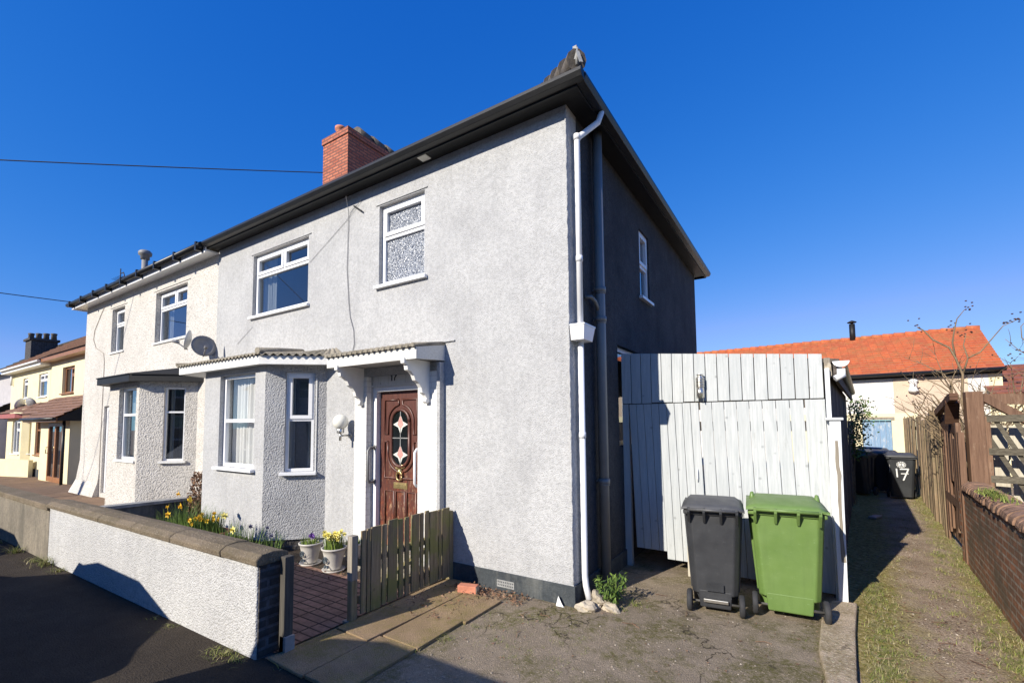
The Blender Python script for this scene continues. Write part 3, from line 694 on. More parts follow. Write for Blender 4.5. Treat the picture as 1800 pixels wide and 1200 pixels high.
# plinth with air brick
m = MB(); m.box(-1.62, 0.022, -0.022, -0.001, GZ-0.05, 0.145); m.box(0.001, 0.022, 0.0, 1.7, GZ-0.05, 0.145)
pl = m.build('plinth', 'plinth', house, 0.006)
m = MB(); ab = F((-0.90, -0.022, -0.01), (1, 0, 0), (0, -1, 0))
m.fb(ab, 0, 0.22, 0, 0.012, 0, 0.006); m.fb(ab, 0, 0.22, 0.062, 0.074, 0, 0.006); m.fb(ab, 0, 0.22, 0.031, 0.043, 0, 0.006)
for i in range(10): m.fb(ab, i*0.0231, i*0.0231+0.011, 0.012, 0.062, 0, 0.005)
m.build('air_brick', 'lead', pl)
# bellmouth drip beads over bay and canopy
for (a, b, z, q) in ((-4.1, -3.60, 2.79, 0.022), (-2.6, -1.50, 2.75, 0.022), (-6.15, -4.40, 4.765, 0.014), (-2.91, -1.95, 4.795, 0.014)):
    MB().fb(front, fx(a), fx(b), z, z+0.012, 0, q).build('drip_bead', 'grey_render', house)
# bay
bf = [(-6.98, 0.0), (-6.36, -0.6), (-4.55, -0.6), (-3.95, 0.0)]
m = MB()
fr_l = F((bf[0][0], bf[0][1], 0), (bf[1][0]-bf[0][0], bf[1][1]-bf[0][1], 0)); ll = math.hypot(bf[1][0]-bf[0][0], 0.6)
fr_c = F((bf[1][0], bf[1][1], 0), (1, 0, 0), (0, -1, 0)); lc = bf[2][0]-bf[1][0]
fr_r = F((bf[2][0], bf[2][1], 0), (bf[3][0]-bf[2][0], bf[3][1]-bf[2][1], 0)); lr = math.hypot(0.6, 0.6)
BZ0, BZ1 = 0.14, 2.66
wallf(m, fr_c, lc, BZ0, BZ1, [(0.50, 1.54, 1.105, 2.54)], thick=0.2)
m.build('bay', 'grey_render', house)
m = MB()
wallf(m, fr_l, ll, BZ0, BZ1, [(0.20, 0.62, 1.08, 2.52)], thick=0.15)
m.build('bay_cheek', 'grey_rough', house); m = MB()
wallf(m, fr_r, lr, BZ0, BZ1, [(0.275, 0.675, 1.07, 2.53)], thick=0.15)
m.build('bay_cheek', 'grey_rough', house)
m = MB(); o = 0.012
m.prism([(bf[0][0]+o, 0, GZ-0.05), (bf[1][0]+o, bf[1][1]+o, GZ-0.05), (bf[2][0]-o, bf[2][1]+o, GZ-0.05), (bf[3][0]-o, 0, GZ-0.05)], (0, 0, BZ0-GZ+0.049))
m.build('bay_plinth', 'end_brick', house)
m = MB(); m.fb(fr_c, -0.01, lc+0.01, BZ0-0.03, BZ0, 0, 0.02); m.fb(fr_r, 0, lr, BZ0-0.03, BZ0, 0, 0.018); m.build('bay_drip', 'grey_render', house)
bw = window(house, fr_c, 0.50, 1.54, 1.105, 2.54, HALF, sillc=0.07, recess=0.07, fw_=0.055, curtain=[(0.0, 0.40, 'net_curtain', 0.022), (0.40, 0.48, 'curtain', 0.012), (0.48, 1.0, 'net_curtain', 0.022)], pane='pane_clear')
window(house, fr_r, 0.275, 0.675, 1.07, 2.53, [(0, 1, 0, 0.52, False), (0, 1, 0.52, 1, True)], sillc=0.07, recess=0.05, fw_=0.045, pane='pane', curtain=[(0.0, 0.25, 'net_curtain', 0.015), (0.7, 1.0, 'net_curtain', 0.015)])
window(house, fr_l, 0.20, 0.62, 1.08, 2.52, HALF, sillc=0.07, recess=0.05, fw_=0.045)
# white chipped bead on the bay cheek beside its window
m = MB(); m.fb(fr_r, 0.70, 0.715, 1.06, 2.44, 0, 0.012); m.build('edge_bead', 'white_paint', house)
def bay_roof(root, o, z0, z1, zt, fmat, tmat, wavy=True, fw2=0.022, back=0.0):
    """o: outline (left wall, left front, right front, right wall)"""
    m = MB(); O = [Vector((x, y, 0)) for x, y in o]
    for a, b in zip(O[:-1], O[1:]):
        d = (b-a).normalized(); n = d.cross(Z)
        k = [a+Z*z0, b+Z*z0, b+Z*z1, a+Z*z1]
        m.hexa([a+Z*z0, b+Z*z0, b+n*-fw2+Z*z0, a+n*-fw2+Z*z0, a+Z*z1, b+Z*z1, b+n*-fw2+Z*z1, a+n*-fw2+Z*z1])
    fa = m.build('bay_fascia', fmat, root, 0.003)
    m = MB(); m.face([(p.x, p.y, z0+0.01) for p in O]); m.build('bay_soffit', fmat, root)
    m = MB(); inn = [Vector((o[0][0]+0.05, -0.001, 0)), Vector((o[1][0]+(0.02 if wavy else 0.35), -0.001, 0)), Vector((o[2][0]-(0.12 if wavy else 0.35), -0.001, 0)), Vector((o[3][0]-0.15, -0.001, 0))]
    zs = z1+0.004
    for i in range(3):
        a, b = O[i], O[i+1]; d = (b-a); L = d.length; d /= L; n = d.cross(Z); c, e = inn[i], inn[i+1]
        if not wavy:
            a2, b2 = a+n*0.02, b+n*0.02
            m.face([a2+Z*zs, b2+Z*zs, e+Z*zt, c+Z*zt]); m.face([a2+Z*(zs-0.02), b2+Z*(zs-0.02), b2+Z*zs, a2+Z*zs]); continue
        cnt = max(4, int(L/0.10)); N = cnt*6; k = len(m.v)
        for q in range(N+1):
            t_ = q/N; h = 0.036*(0.5+0.5*math.cos(2*math.pi*cnt*t_))
            p0 = a.lerp(b, t_)+n*0.045+Z*(zs+h); p1 = c.lerp(e, t_)+Z*(zt+h*0.6)
            m.v += [p0-Z*0.016, p0, p1]
        for q in range(N):
            m.f.append((k+3*q, k+3*q+3, k+3*q+4, k+3*q+1)); m.sm.append(False)
            m.f.append((k+3*q+1, k+3*q+4, k+3*q+5, k+3*q+2)); m.sm.append(True)
    ro = m.build('bay_roof', tmat, root)
    return ro
br = bay_roof(house, [(-7.30, 0), (-6.95, -0.76), (-4.45, -0.76), (-3.60, 0.0)], 2.62, 2.745, 2.87, 'white_paint', 'concrete')
m = MB(); m.tube([(-4.43, -0.80, 2.80), (-4.5, -0.40, 2.85), (-4.57, -0.0, 2.89)], 0.05, 8); m.build('hip_cap', 'concrete', br); m = MB(); m.tube([(-6.97, -0.80, 2.79), (-6.93, 0.0, 2.88)], 0.03, 8); m.build('hip_cap', 'concrete', br)
# door canopy
m = MB(); cx0, cx1, cy = -3.27, -1.66, -0.50
m.box(cx0, cx1, cy, cy+0.025, 2.495, 2.635)
m.prism([(cx1-0.025, cy+0.025, 2.495), (cx1-0.025, 0, 2.525), (cx1-0.025, 0, 2.72), (cx1-0.025, cy+0.025, 2.635)], (0.025, 0, 0))
m.prism([(cx0, cy+0.025, 2.495), (cx0, 0, 2.525), (cx0, 0, 2.72), (cx0, cy+0.025, 2.635)], (0.025, 0, 0))
m.box(cx0+0.025, cx1-0.025, cy+0.025, 0, 2.527, 2.54)
cp = m.build('canopy', 'white_board', house, 0.003)
m = MB(); N = 17
m.hexa([(cx0-0.02, cy-0.03, 2.637), (cx1+0.01, cy-0.03, 2.637), (cx1+0.01, 0, 2.722), (cx0-0.02, 0, 2.722), (cx0-0.02, cy-0.03, 2.650), (cx1+0.01, cy-0.03, 2.650), (cx1+0.01, 0, 2.737), (cx0-0.02, 0, 2.737)])
for i in range(N):
    x = cx0+0.03+i*(cx1-cx0-0.05)/(N-1)
    m.tube([(x, cy-0.045, 2.648), (x, 0, 2.735)], 0.026, 8)
m.build('canopy_roof', 'concrete', cp)
def corbel(x):
    m = MB(); P = [(0, 2.50), (0, 2.02), (-0.045, 2.00), (-0.075, 2.03), (-0.06, 2.07), (-0.085, 2.11), (-0.13, 2.13), (-0.15, 2.19), (-0.19, 2.24), (-0.25, 2.27), (-0.28, 2.33), (-0.33, 2.37), (-0.38, 2.38), (-0.39, 2.44), (-0.44, 2.455), (-0.44, 2.52), (0, 2.52)]
    m.prism([(x-0.03, -0.08+y, z) for y, z in P], (0.06, 0, 0)); m.build('bracket', 'white_paint', cp, 0.006)
corbel(-3.06); corbel(-1.86)
# brick door piers
m = MB(); m.box(-3.22, -2.975, -0.08, 0.18, GZ, 2.40); m.build('door_pier', 'pier_brick', house, 0.006)
m = MB(); m.box(-2.035, -1.72, -0.08, 0.18, GZ, 2.40); m.build('door_pier', 'pier_brick', house, 0.006)
m = MB(); m.box(-1.715, -1.665, -0.09, 0, 0.0, 2.50); m.box(-3.22, -1.72, -0.02, 0.05, 2.405, 2.52); m.build('door_surround', 'grey_render', house, 0.004)
# boards above the door with the number
m = MB()
for i in range(6): m.box(-2.975+i*0.1567, -2.975+(i+1)*0.1567-0.004, 0.02, 0.045, 2.27, 2.52)
m.box(-2.975, -2.035, -0.005, 0.05, 2.26, 2.285)
bd = m.build('transom_board', 'white_timber', house)
nf = F((-2.615, 0.02, 2.335), (1, 0, 0), (0, -1, 0))
m = MB(); stroke(m, nf, [(0.018, 0), (0.018, 0.085), (0.0, 0.068)], 0.015, -0.002, 0.006); stroke(m, nf, [(0.05, 0.083), (0.103, 0.083), (0.103, 0.070), (0.075, 0.035), (0.070, 0)], 0.015, -0.002, 0.006)
m.build('house_number', 'black_paint', bd)
# front door
DY = 0.10
m = MB(); m.box(-2.97, -2.90, 0.03, 0.17, 0.12, 2.262); m.box(-2.105, -2.04, 0.03, 0.17, 0.12, 2.262); m.box(-2.90, -2.105, 0.03, 0.17, 2.195, 2.262)
m.build('door_frame', 'upvc', house, 0.004)
m = MB(); m.box(-2.90, -2.105, DY, DY+0.045, 0.15, 2.195)
dr = m.build('front_door', 'door_wood', house, 0.003)
df_ = F((-2.90, DY, 0.15), (1, 0, 0), (0, -1, 0)); DW, DH = 0.795, 2.045
def rect(a0, a1, b0, b1): return [(a0, b0), (a1, b0), (a1, b1), (a0, b1), (a0, b0)]
def mould(mb, pts, r=0.016, c=0.006):
    mb.tube([df_.p(a, b, c) for a, b in pts], r, 6)
m = MB(); oc = (DW/2+0.035, 1.42); rO = 0.245
oc = (DW/2, 1.42)
hO = 0.21
def arc(r, a0, a1, cy_, n=10): return [(oc[0]+r*math.cos(R(a0+(a1-a0)*i/n)), cy_+r*math.sin(R(a0+(a1-a0)*i/n))) for i in range(n+1)]
top = oc[1]+hO; bot = oc[1]-hO
for sgn in (-1, 1):
    xs_ = oc[0]+sgn*0.04; xe = oc[0]+sgn*(DW/2-0.10)
    A = [(xs_, 1.93), (xe, 1.93), (xe, 1.47)]
    r_ = 0.235; ay = 1.47
    arcp = arc(r_, 0 if sgn > 0 else 180, 82 if sgn > 0 else 98, top)
    m_pts = A + [(oc[0]+sgn*r_, 1.47)] + arcp + [(xs_, 1.93)]
    mould(m, m_pts)
    arcb = arc(r_, 0 if sgn > 0 else 180, -78 if sgn > 0 else 258, bot)
    mould(m, [(oc[0]+sgn*r_, 1.37), (xe, 1.37), (xe, 0.89), (arcb[-1][0], 0.89)] + arcb[::-1] + [(oc[0]+sgn*r_, 1.37)])
for i in range(3):
    a0 = 0.115+i*0.20; mould(m, rect(a0, a0+0.165, 0.14, 0.72))
m.build('panel_moulding', 'door_wood', dr)
def stad(r, n=12, e=0): return arc(r, 0, 180, top+e, n)+arc(r, 180, 360, bot-e, n)
m = MB(); pts = [df_.p(a, b, 0.012) for a, b in stad(0.165)]; pts.append(pts[0]); m.tube(pts, 0.022, 8); m.build('glass_surround', 'door_wood', dr)
m = MB(); m.prism([df_.p(a, b, 0.002) for a, b in stad(0.148)], df_.n*0.006); gl_ = m.build('door_glass', 'glass_dark', dr)
def dia(cy_, sx, sy): return [(oc[0], cy_+sy), (oc[0]+sx*0.30, cy_+sy*0.32), (oc[0]+sx, cy_), (oc[0]+sx*0.30, cy_-sy*0.32), (oc[0], cy_-sy), (oc[0]-sx*0.30, cy_-sy*0.32), (oc[0]-sx, cy_), (oc[0]-sx*0.30, cy_+sy*0.32)]
for cy_ in (1.60, 1.20):
    MB().prism([df_.p(a, b, 0.007) for a, b in dia(cy_, 0.135, 0.13)], df_.n*0.004).build('leaded_light', 'glass_white', dr)
    MB().prism([df_.p(a, b, 0.010) for a, b in [(oc[0], cy_+0.115), (oc[0]+0.055, cy_), (oc[0], cy_-0.055), (oc[0]-0.055, cy_)]], df_.n*0.004).build('leaded_light', 'glass_pink', dr)
m = MB(); stroke(m, df_, [(oc[0], bot-0.14), (oc[0], top+0.14)], 0.012, 0.006, 0.013); stroke(m, df_, [(oc[0]-0.145, 1.42), (oc[0]+0.145, 1.42)], 0.012, 0.006, 0.013); m.build('lead_came', 'lead', dr)
m = MB(); m.lathe([(0.0, 0.0), (0.045, 0.005), (0.035, 0.03), (0.012, 0.045), (0, 0.05)], df_.p(oc[0], 0.985, 0.0), 14, axis=df_.n)
pts = [df_.p(oc[0]+0.048*math.cos(a_*math.pi/8), 0.925+0.058*math.sin(a_*math.pi/8), 0.03) for a_ in range(17)]; m.tube(pts, 0.011, 8)
m.blob(df_.p(oc[0]-0.05, 1.03, 0.015), 0.035, 0.012, 0.03, 1); m.blob(df_.p(oc[0]+0.05, 1.05, 0.015), 0.04, 0.012, 0.028, 2); m.build('knocker', 'brass', dr)
m = MB(); m.fb(df_, oc[0]-0.125, oc[0]+0.125, 0.755, 0.835, 0, 0.008); m.fb(df_, oc[0]-0.105, oc[0]+0.105, 0.772, 0.818, 0.008, 0.013); m.build('letterbox', 'brass', dr, 0.003)
for x, sgn in ((-2.93, 1), (-2.075, -1)):
    m = MB(); m.tube([(x, 0.03, 1.44), (x, -0.05, 1.44), (x+0.0, -0.085, 1.40), (x, -0.085, 1.02), (x, -0.05, 0.98), (x, 0.03, 0.98)], 0.017, 10); m.lathe([(0.035, 0), (0.035, 0.008)], (x, 0.03, 1.44), 12, axis=(0, -1, 0)); m.lathe([(0.035, 0), (0.035, 0.008)], (x, 0.03, 0.98), 12, axis=(0, -1, 0))
    m.build('grab_rail', 'upvc' if sgn < 0 else 'grey_pipe', house)
m = MB(); m.box(-2.97, -2.04, -0.02, 0.12, GZ, 0.12); m.build('threshold', 'concrete', house, 0.006)
# downpipe, hopper, soil pipe
m = MB(); r = 0.032; yy = 0.14; xx = 0.06
m.tube([(0.27, 0.33, 5.12), (0.24, 0.30, 5.0), (0.075, 0.16, 4.82), (xx, yy, 4.77), (xx, yy, 2.70)], r, 12); m.tube([(xx, yy+0.0, 2.60), (xx, yy, 0.22), (xx+0.01, yy, 0.12), (xx+0.05, yy-0.02, 0.0)], r, 12)
for z in (4.78, 3.45, 1.6): m.tube([(xx, yy, z), (xx, yy, z+0.06)], r+0.006, 12)
dp = m.build('downpipe', 'upvc', house)
m = MB(); hx0, hx1, hy0, hy1 = 0.01, 0.17, -0.02, 0.27
m.hexa([(hx0, hy0+0.03, 2.60), (hx1-0.02, hy0+0.03, 2.60), (hx1-0.02, hy1-0.03, 2.60), (hx0, hy1-0.03, 2.60), (hx0, hy0, 2.745), (hx1, hy0, 2.745), (hx1, hy1, 2.745), (hx0, hy1, 2.745)])
m.box(hx0, hx1+0.006, hy0-0.006, hy1+0.006, 2.745, 2.762); m.build('hopper', 'upvc', dp, 0.003)
m = MB(); sx, sy = 0.085, 0.66
m.tube([(sx, sy, EZ), (sx, sy, 0.05)], 0.055, 16)
for z in (3.24, 2.90, 1.08): m.tube([(sx, sy, z), (sx, sy, z+0.055)], 0.066, 16); m.tube([(sx, sy, z-0.02), (sx, sy, z)], 0.061, 16); m.box(0, sx, sy-0.012, sy+0.012, z+0.015, z+0.04)
m.tube([(sx, sy, 2.98), (sx-0.02, sy-0.10, 3.12), (sx-0.02, sy-0.22, 3.14), (0.0, sy-0.25, 3.14)], 0.022, 8)
m.build('soil_pipe', 'grey_pipe', house)
m = MB(); m.box(-1.98, -1.84, -0.17, -0.06, EZ-0.012, EZ-0.001); m.build('soffit_vent', 'globe', house)
# phone wire bracket and wire on the wall, then strands shaped as cable shadow
m = MB(); m.bar((-3.38, -0.01, 4.93), (-3.18, -0.03, 4.79), 0.016, 0.02); m.build('wire_bracket', 'black_paint', house)
m = MB(); m.tube([(-3.38, -0.15, 5.02), (-3.48, -0.02, 4.86), (-3.50, -0.012, 4.5), (-3.51, -0.012, 4.0), (-3.46, -0.012, 3.5), (-3.43, -0.012, 3.3), (-3.35, -0.012, 3.1), (-3.33, -0.012, 2.9), (-3.38, -0.012, 2.74)], 0.005, 5, False); m.build('wall_wire_or_shadow', 'cable_grey', house)
MB().tube([(-4.42, -0.010, 4.30), (-3.55, -0.010, 4.75), (-3.2, -0.02, 4.98)], 0.0028, 5, False).build('wall_wire_or_shadow', 'cable_grey', house)  # strand added on the wall to draw an overhead cable's shadow
MB().tube([(-6.55, -0.010, 3.22), (-6.05, -0.010, 3.47)], 0.0028, 5, False).build('wall_wire_or_shadow', 'cable_grey', house)  # lower stretch of that cable shadow, modelled as a thin strand

# wall lamp beside the door
lamp = thing('wall_lamp', (-3.40, 0, 1.62), 'white globe lamp on a bracket between the bay window and the front door', 'wall lamp')
MB().lathe([(0.02, 0), (0.045, 0.0), (0.052, 0.02), (0.045, 0.035), (0.055, 0.06)], (-3.40, -0.17, 1.635), 16).build('lamp_holder', 'steel', lamp)
m = MB(); m.lathe([(0.001, 0)]+[(0.105*math.sin(R(a)), 0.105-0.105*math.cos(R(a))) for a in range(15, 180, 15)]+[(0.001, 0.21)], (-3.40, -0.17, 1.685), 20); m.build('globe', 'globe', lamp)
m = MB(); m.tube([(-3.40, 0.0, 1.60), (-3.40, -0.17, 1.60)], 0.012, 8); m.tube([(-3.40, -0.17, 1.53), (-3.40, -0.17, 1.65)], 0.018, 10); m.lathe([(0.04, 0), (0.04, 0.015)], (-3.40, 0, 1.60), 14, axis=(0, -1, 0)); m.build('lamp_arm', 'steel', lamp)

# ================================================================== cream neighbour
ch2 = thing('cream_house', (-11.0, 3.4, GZ), 'cream pebbledashed semi with white soffit, white windows and a black-topped bay', 'house')
f2 = F((-14.78, 0, 0), (1, 0, 0), (0, -1, 0)); W2 = 14.78-W_-0.001
def gx(x): return x+14.78
ops = [(gx(-10.17), gx(-8.63), 3.60, 4.74), (gx(-12.83), gx(-12.0), 3.62, 4.74), (gx(-13.10), gx(-12.30), 0.05, 2.26), (gx(-10.1), gx(-8.8), 0.5, 2.4)]
m = MB(); wallf(m, f2, W2, GZ, EZ2, ops, a_start=0.0)
m.box(-14.78, -14.53, 0.25, DP, GZ, EZ2); m.box(-14.53, -W_-0.001, DP-0.25, DP, GZ, EZ2)
# flared buttress skirt at the far corner
m.prism([(-14.781, 0.002, 1.05), (-14.80, 0.002, 0.7), (-14.85, 0.002, 0.40), (-14.95, 0.002, 0.15), (-15.10, 0.002, GZ), (-14.781, 0.002, GZ)], (0, 2.0, 0)) if False else None; m.hexa([(-15.08, -0.14, GZ), (-13.2, -0.14, GZ), (-13.2, 2.0, GZ), (-15.08, 2.0, GZ), (-14.88, -0.04, 0.30), (-13.2, -0.04, 0.30), (-13.2, 2.0, 0.30), (-14.88, 2.0, 0.30)]); m.hexa([(-14.88, -0.04, 0.301), (-13.2, -0.04, 0.301), (-13.2, 2.0, 0.301), (-14.88, 2.0, 0.301), (-14.785, -0.002, 0.80), (-13.2, -0.002, 0.80), (-13.2, 2.0, 0.80), (-14.785, 2.0, 0.80)])
m.build('wall', 'cream_dash', ch2)
m = MB(); m.box(-15.1, -W_-0.002, -EO-0.03, 0, EZ2+0.001, EZ2+0.03); m.box(-15.1, -14.78, 0, DP+EO, EZ2+0.001, EZ2+0.03); m.build('soffit', 'upvc', ch2)
m = MB(); m.box(-15.12, -W_-0.002, -EO-0.05, -EO-0.03, EZ2-0.03, EZ2+0.13); m.box(-15.12, -15.10, -EO-0.03, DP+EO, EZ2-0.03, EZ2+0.13); m.build('fascia', 'upvc', ch2)
m = MB(); m.tube([(-15.22, -EO-0.115, EZ2+0.095), (-W_-0.01, -EO-0.115, EZ2+0.095)], 0.055, 12)
m.tube([(-15.18, -EO-0.115, EZ2+0.095), (-15.18, DP+EO, EZ2+0.095)], 0.055, 12)
for i in range(9): x = -14.9+i*0.93; m.box(x-0.03, x+0.03, -EO-0.178, -EO-0.05, EZ2-0.005, EZ2+0.155)
m.build('gutter', 'black_gutter', ch2)
m = MB(); lx = -14.78-EO-0.05; rx2 = lx+(yc-y0)
m.face([(lx, y0, zr-0.06), (-W_-0.002, y0, zr), (-W_-0.002, yc, zr+rise), (rx2, yc, zr+rise)]); m.face([(lx, y0, zr-0.06), (rx2, yc, zr+rise), (lx, y1_, zr)])
m.face([(lx, y1_, zr), (rx2, yc, zr+rise), (-W_-0.002, yc, zr+rise), (-W_-0.002, y1_, zr)]); m.face([(lx, y0, zr-0.06), (lx, y1_, zr), (-W_-0.002, y1_, zr), (-W_-0.002, y0, zr)])
r2_ = m.build('roof', 'tile_dark', ch2)
m = MB(); m.tube([(-13.6, 0.9, 5.3), (-13.6, 0.9, 6.6)], 0.075, 12); m.lathe([(0.11, 0), (0.11, 0.10), (0.16, 0.12), (0.165, 0.20), (0.12, 0.25), (0.02, 0.27)], (-13.6, 0.9, 6.50), 16); m.build('flue', 'dish_grey', r2_)
m = MB(); ax, ay, az = -13.75, 0.4, 5.3
m.tube([(ax, ay, 5.1), (ax, ay, 6.12)], 0.014, 6); m.tube([(ax-0.28, ay, 5.84), (ax+0.3, ay, 5.86)], 0.008, 5)
for i in range(5): m.tube([(ax-0.26+i*0.13, ay-0.12, 5.84), (ax-0.26+i*0.13, ay+0.12, 5.84)], 0.006, 4)
m.tube([(ax+0.02, ay, 5.74), (ax+0.26, ay, 5.74), (ax+0.30, ay, 5.86), (ax+0.22, ay, 5.97), (ax, ay, 5.98)], 0.014, 6); m.build('aerial', 'cable', r2_)
window(ch2, f2, gx(-10.17), gx(-8.63), 3.60, 4.74, L3, recess=0.10, curtain=[(0.0, 0.14, 'curtain', 0.02)], sillmat='white_paint', sillc=0.03)
window(ch2, f2, gx(-12.83), gx(-12.0), 3.62, 4.74, [(0, 1, 0, 0.62, False), (0, 1, 0.62, 1, True)], recess=0.10, sillmat='white_paint', sillc=0.03, curtain=[(0.0, 1.0, 'net_curtain', 0.012)])
m = MB(); m.fb(f2, gx(-13.09), gx(-13.0), 0.06, 2.25, -0.14, -0.06); m.fb(f2, gx(-12.40), gx(-12.31), 0.06, 2.25, -0.14, -0.06); m.fb(f2, gx(-13.0), gx(-12.40), 2.16, 2.25, -0.14, -0.06); m.build('door_frame', 'upvc', ch2)
m = MB(); m.fb(f2, gx(-13.0), gx(-12.40), 0.06, 2.16, -0.13, -0.09); m.fb(f2, gx(-12.9), gx(-12.5), 1.2, 2.0, -0.09, -0.08); m.fb(f2, gx(-12.9), gx(-12.5), 0.2, 1.0, -0.09, -0.08); m.build('front_door', 'upvc', ch2, 0.004)
m = MB(); wall_wire_or_shadow = [(-13.4, -0.012, 4.9), (-13.65, -0.012, 4.7), (-14.05, -0.012, 4.35), (-14.12, -0.012, 4.1), (-13.9, -0.012, 3.85), (-13.3, -0.012, 3.65), (-13.22, -0.012, 3.4), (-13.22, -0.012, 2.4), (-13.22, -0.012, 0.1)]
m.tube(wall_wire_or_shadow, 0.008, 5, False); m.build('wall_wire_or_shadow', 'cable_cream', ch2)
b2 = [(-10.72, 0.0), (-10.00, -0.72), (-8.73, -0.72), (-8.01, 0.0)]
b2 = [(-11.0, 0.0), (-10.28, -0.72), (-8.73, -0.72), (-8.01, 0.0)]
fl2 = F((b2[0][0], 0, 0), (0.72, -0.72, 0)); fc2 = F((b2[1][0], -0.72, 0), (1, 0, 0), (0, -1, 0)); fr2 = F((b2[2][0], -0.72, 0), (0.72, 0.72, 0)); q2 = 0.72*2**.5; c2_ = b2[2][0]-b2[1][0]
m = MB(); wallf(m, fl2, q2, GZ, 2.62, [(0.35, 0.72, 1.08, 2.50)], thick=0.15); wallf(m, fc2, c2_, GZ, 2.62, [(0.53, 1.42, 1.08, 2.52)], thick=0.18); wallf(m, fr2, q2, GZ, 2.62, [(0.43, 0.80, 1.07, 2.50)], thick=0.15)
m.build('bay', 'cream_dash', ch2)
window(ch2, fc2, 0.53, 1.42, 1.08, 2.52, [(0, 1, 0, 0.62, False), (0, 1, 0.62, 1, False)], recess=0.08, fw_=0.05, sillmat='white_paint', sillc=0.03, curtain=[(0.0, 1.0, 'net_curtain', 0.012)])
window(ch2, fr2, 0.43, 0.80, 1.07, 2.50, [(0, 1, 0, 0.66, False), (0, 1, 0.66, 1, False)], recess=0.04, fw_=0.035, sillmat='white_paint', sillc=0.05, curtain=[(0.1, 0.3, 'curtain', 0.012)])
window(ch2, fl2, 0.35, 0.72, 1.08, 2.50, [(0, 1, 0, 0.66, False), (0, 1, 0.66, 1, False)], recess=0.04, fw_=0.035, sillmat='white_paint', sillc=0.05)
bay_roof(ch2, [(-11.25, 0), (-10.36, -0.92), (-8.65, -0.92), (-7.78, 0.0)], 2.60, 2.745, 2.93, 'black_paint', 'black_paint', wavy=False)
MB().fb(f2, gx(-10.3), gx(-8.5), 4.78, 4.79, 0, 0.015).build('drip_bead', 'cream_dash', ch2)
MB().fb(f2, gx(-12.95), gx(-11.85), 4.775, 4.785, 0, 0.015).build('drip_bead', 'cream_dash', ch2)
# paper notice in the bay window, round lamp seen upstairs
nw = F((b2[1][0], -0.72, 0), (1, 0, 0), (0, -1, 0))
m = MB(); m.fb(nw, 0.93, 1.12, 1.95, 2.22, -0.119, -0.117); m.build('notice', 'upvc', ch2)
m = MB(); m.blob((-9.05, 0.42, 4.22), 0.15, 0.15, 0.14, 3, 0.0, 3); m.build('lampshade', 'globe', ch2)
# satellite dishes
def dish(loc, face, rad, label, mat, arm):
    root = thing('satellite_dish', loc, label, 'satellite dish', 'satellite dishes on the cream house')
    L = Vector(loc); n = Vector(face).normalized()
    prof = [(0.001, 0.0), (rad*0.35, rad*0.035), (rad*0.7, rad*0.13), (rad, rad*0.28), (rad, rad*0.30), (rad*0.69, rad*0.15), (rad*0.34, rad*0.055), (0.001, 0.02)]
    MB().lathe(prof, L, 24, axis=n, cap=False).build('reflector', mat, root)
    m = MB(); tip = L + n*rad*1.25 - Z*rad*0.45
    m.tube([L-Z*rad*0.95+n*0.05, tip], 0.012, 6); m.tube([tip-n*0.05, tip+n*0.06], 0.03, 8); m.build('feed_arm', 'cable_grey', root)
    m = MB(); m.tube([L-n*0.02, L-n*0.10], 0.03, 8); m.tube([L-n*0.09-Z*0.02, Vector(arm)+Vector((0, -0.12, 0)), Vector(arm)], 0.016, 6); m.fb(F(Vector(arm)+Vector((-0.06, 0, -0.09)), (1, 0, 0), (0, -1, 0)), 0, 0.12, 0, 0.18, 0, 0.012); m.build('mount', 'cable_grey', root)
    return root
dish((-7.52, -0.36, 3.33), (-0.55, -0.80, 0.22), 0.19, 'pale satellite dish pointing away along the street, left of its pair by the party wall', 'dish_light', (-7.50, 0, 3.30))
dish((-7.13, -0.32, 3.18), (0.88, -0.20, 0.22), 0.20, 'dark grey satellite dish facing the alley side, nearest the grey house', 'dish_grey', (-7.42, 0, 3.18))

# ================================================================== terrace down the street
GT = -0.28
terr = thing('terraced_house', (-24.0, 4, GT), 'cream terraced house with brown window frames and a tiled porch over a sliding door', 'house')
TY = 1.8
tf = F((-26.3, TY, 0), (1, 0, 0), (0, -1, 0))
m = MB(); wallf(m, tf, 7.2, GT-0.2, 4.62, [(1.72, 3.30, 3.13, 4.26)], thick=0.25); m.box(-19.35, -19.1, TY+0.25, 9, GT-0.2, 4.62); m.build('wall', 'yellow_render', terr)
window(terr, tf, 1.72, 3.30, 3.13, 4.26, [(0, 0.55, 0, 1, False), (0.55, 1, 0, 0.66, False), (0.55, 1, 0.66, 1, True)], mat='brown_upvc', fw_=0.08, recess=0.10, sillc=0.08, curtain=[(0, 1, 'net_curtain', 0.01)])
m = MB(); m.hexa([(-26.3, TY-0.35, 4.60), (-18.9, TY-0.35, 4.60), (-18.9, TY, 4.60), (-26.3, TY, 4.60), (-26.3, TY-0.35, 4.80), (-18.9, TY-0.35, 4.80), (-18.9, TY, 4.80), (-26.3, TY, 4.80)]); m.build('fascia', 'brown_upvc', terr)
def tiled_slope(mb, P00, P10, P11, P01, rows=10, step=0.03):
    """stepped tile courses: P00-P10 lower edge, P01-P11 upper edge"""
    P00, P10, P11, P01 = map(Vector, (P00, P10, P11, P01)); n = (P10-P00).cross(P01-P00).normalized()
    if n.z < 0: n = -n
    for i in range(rows):
        a, b = i/rows, (i+1)/rows
        A, B = P00.lerp(P01, a), P10.lerp(P11, a); C, D = P10.lerp(P11, b), P00.lerp(P01, b)
        mb.face([A+n*step, B+n*step, C, D]); mb.face([A, B, B+n*step, A+n*step])
m = MB(); tiled_slope(m, (-26.3, TY-0.42, 4.78), (-18.8, TY-0.42, 4.78), (-18.8, 5.2, 7.45), (-26.3, 5.2, 7.45), 14, 0.04)
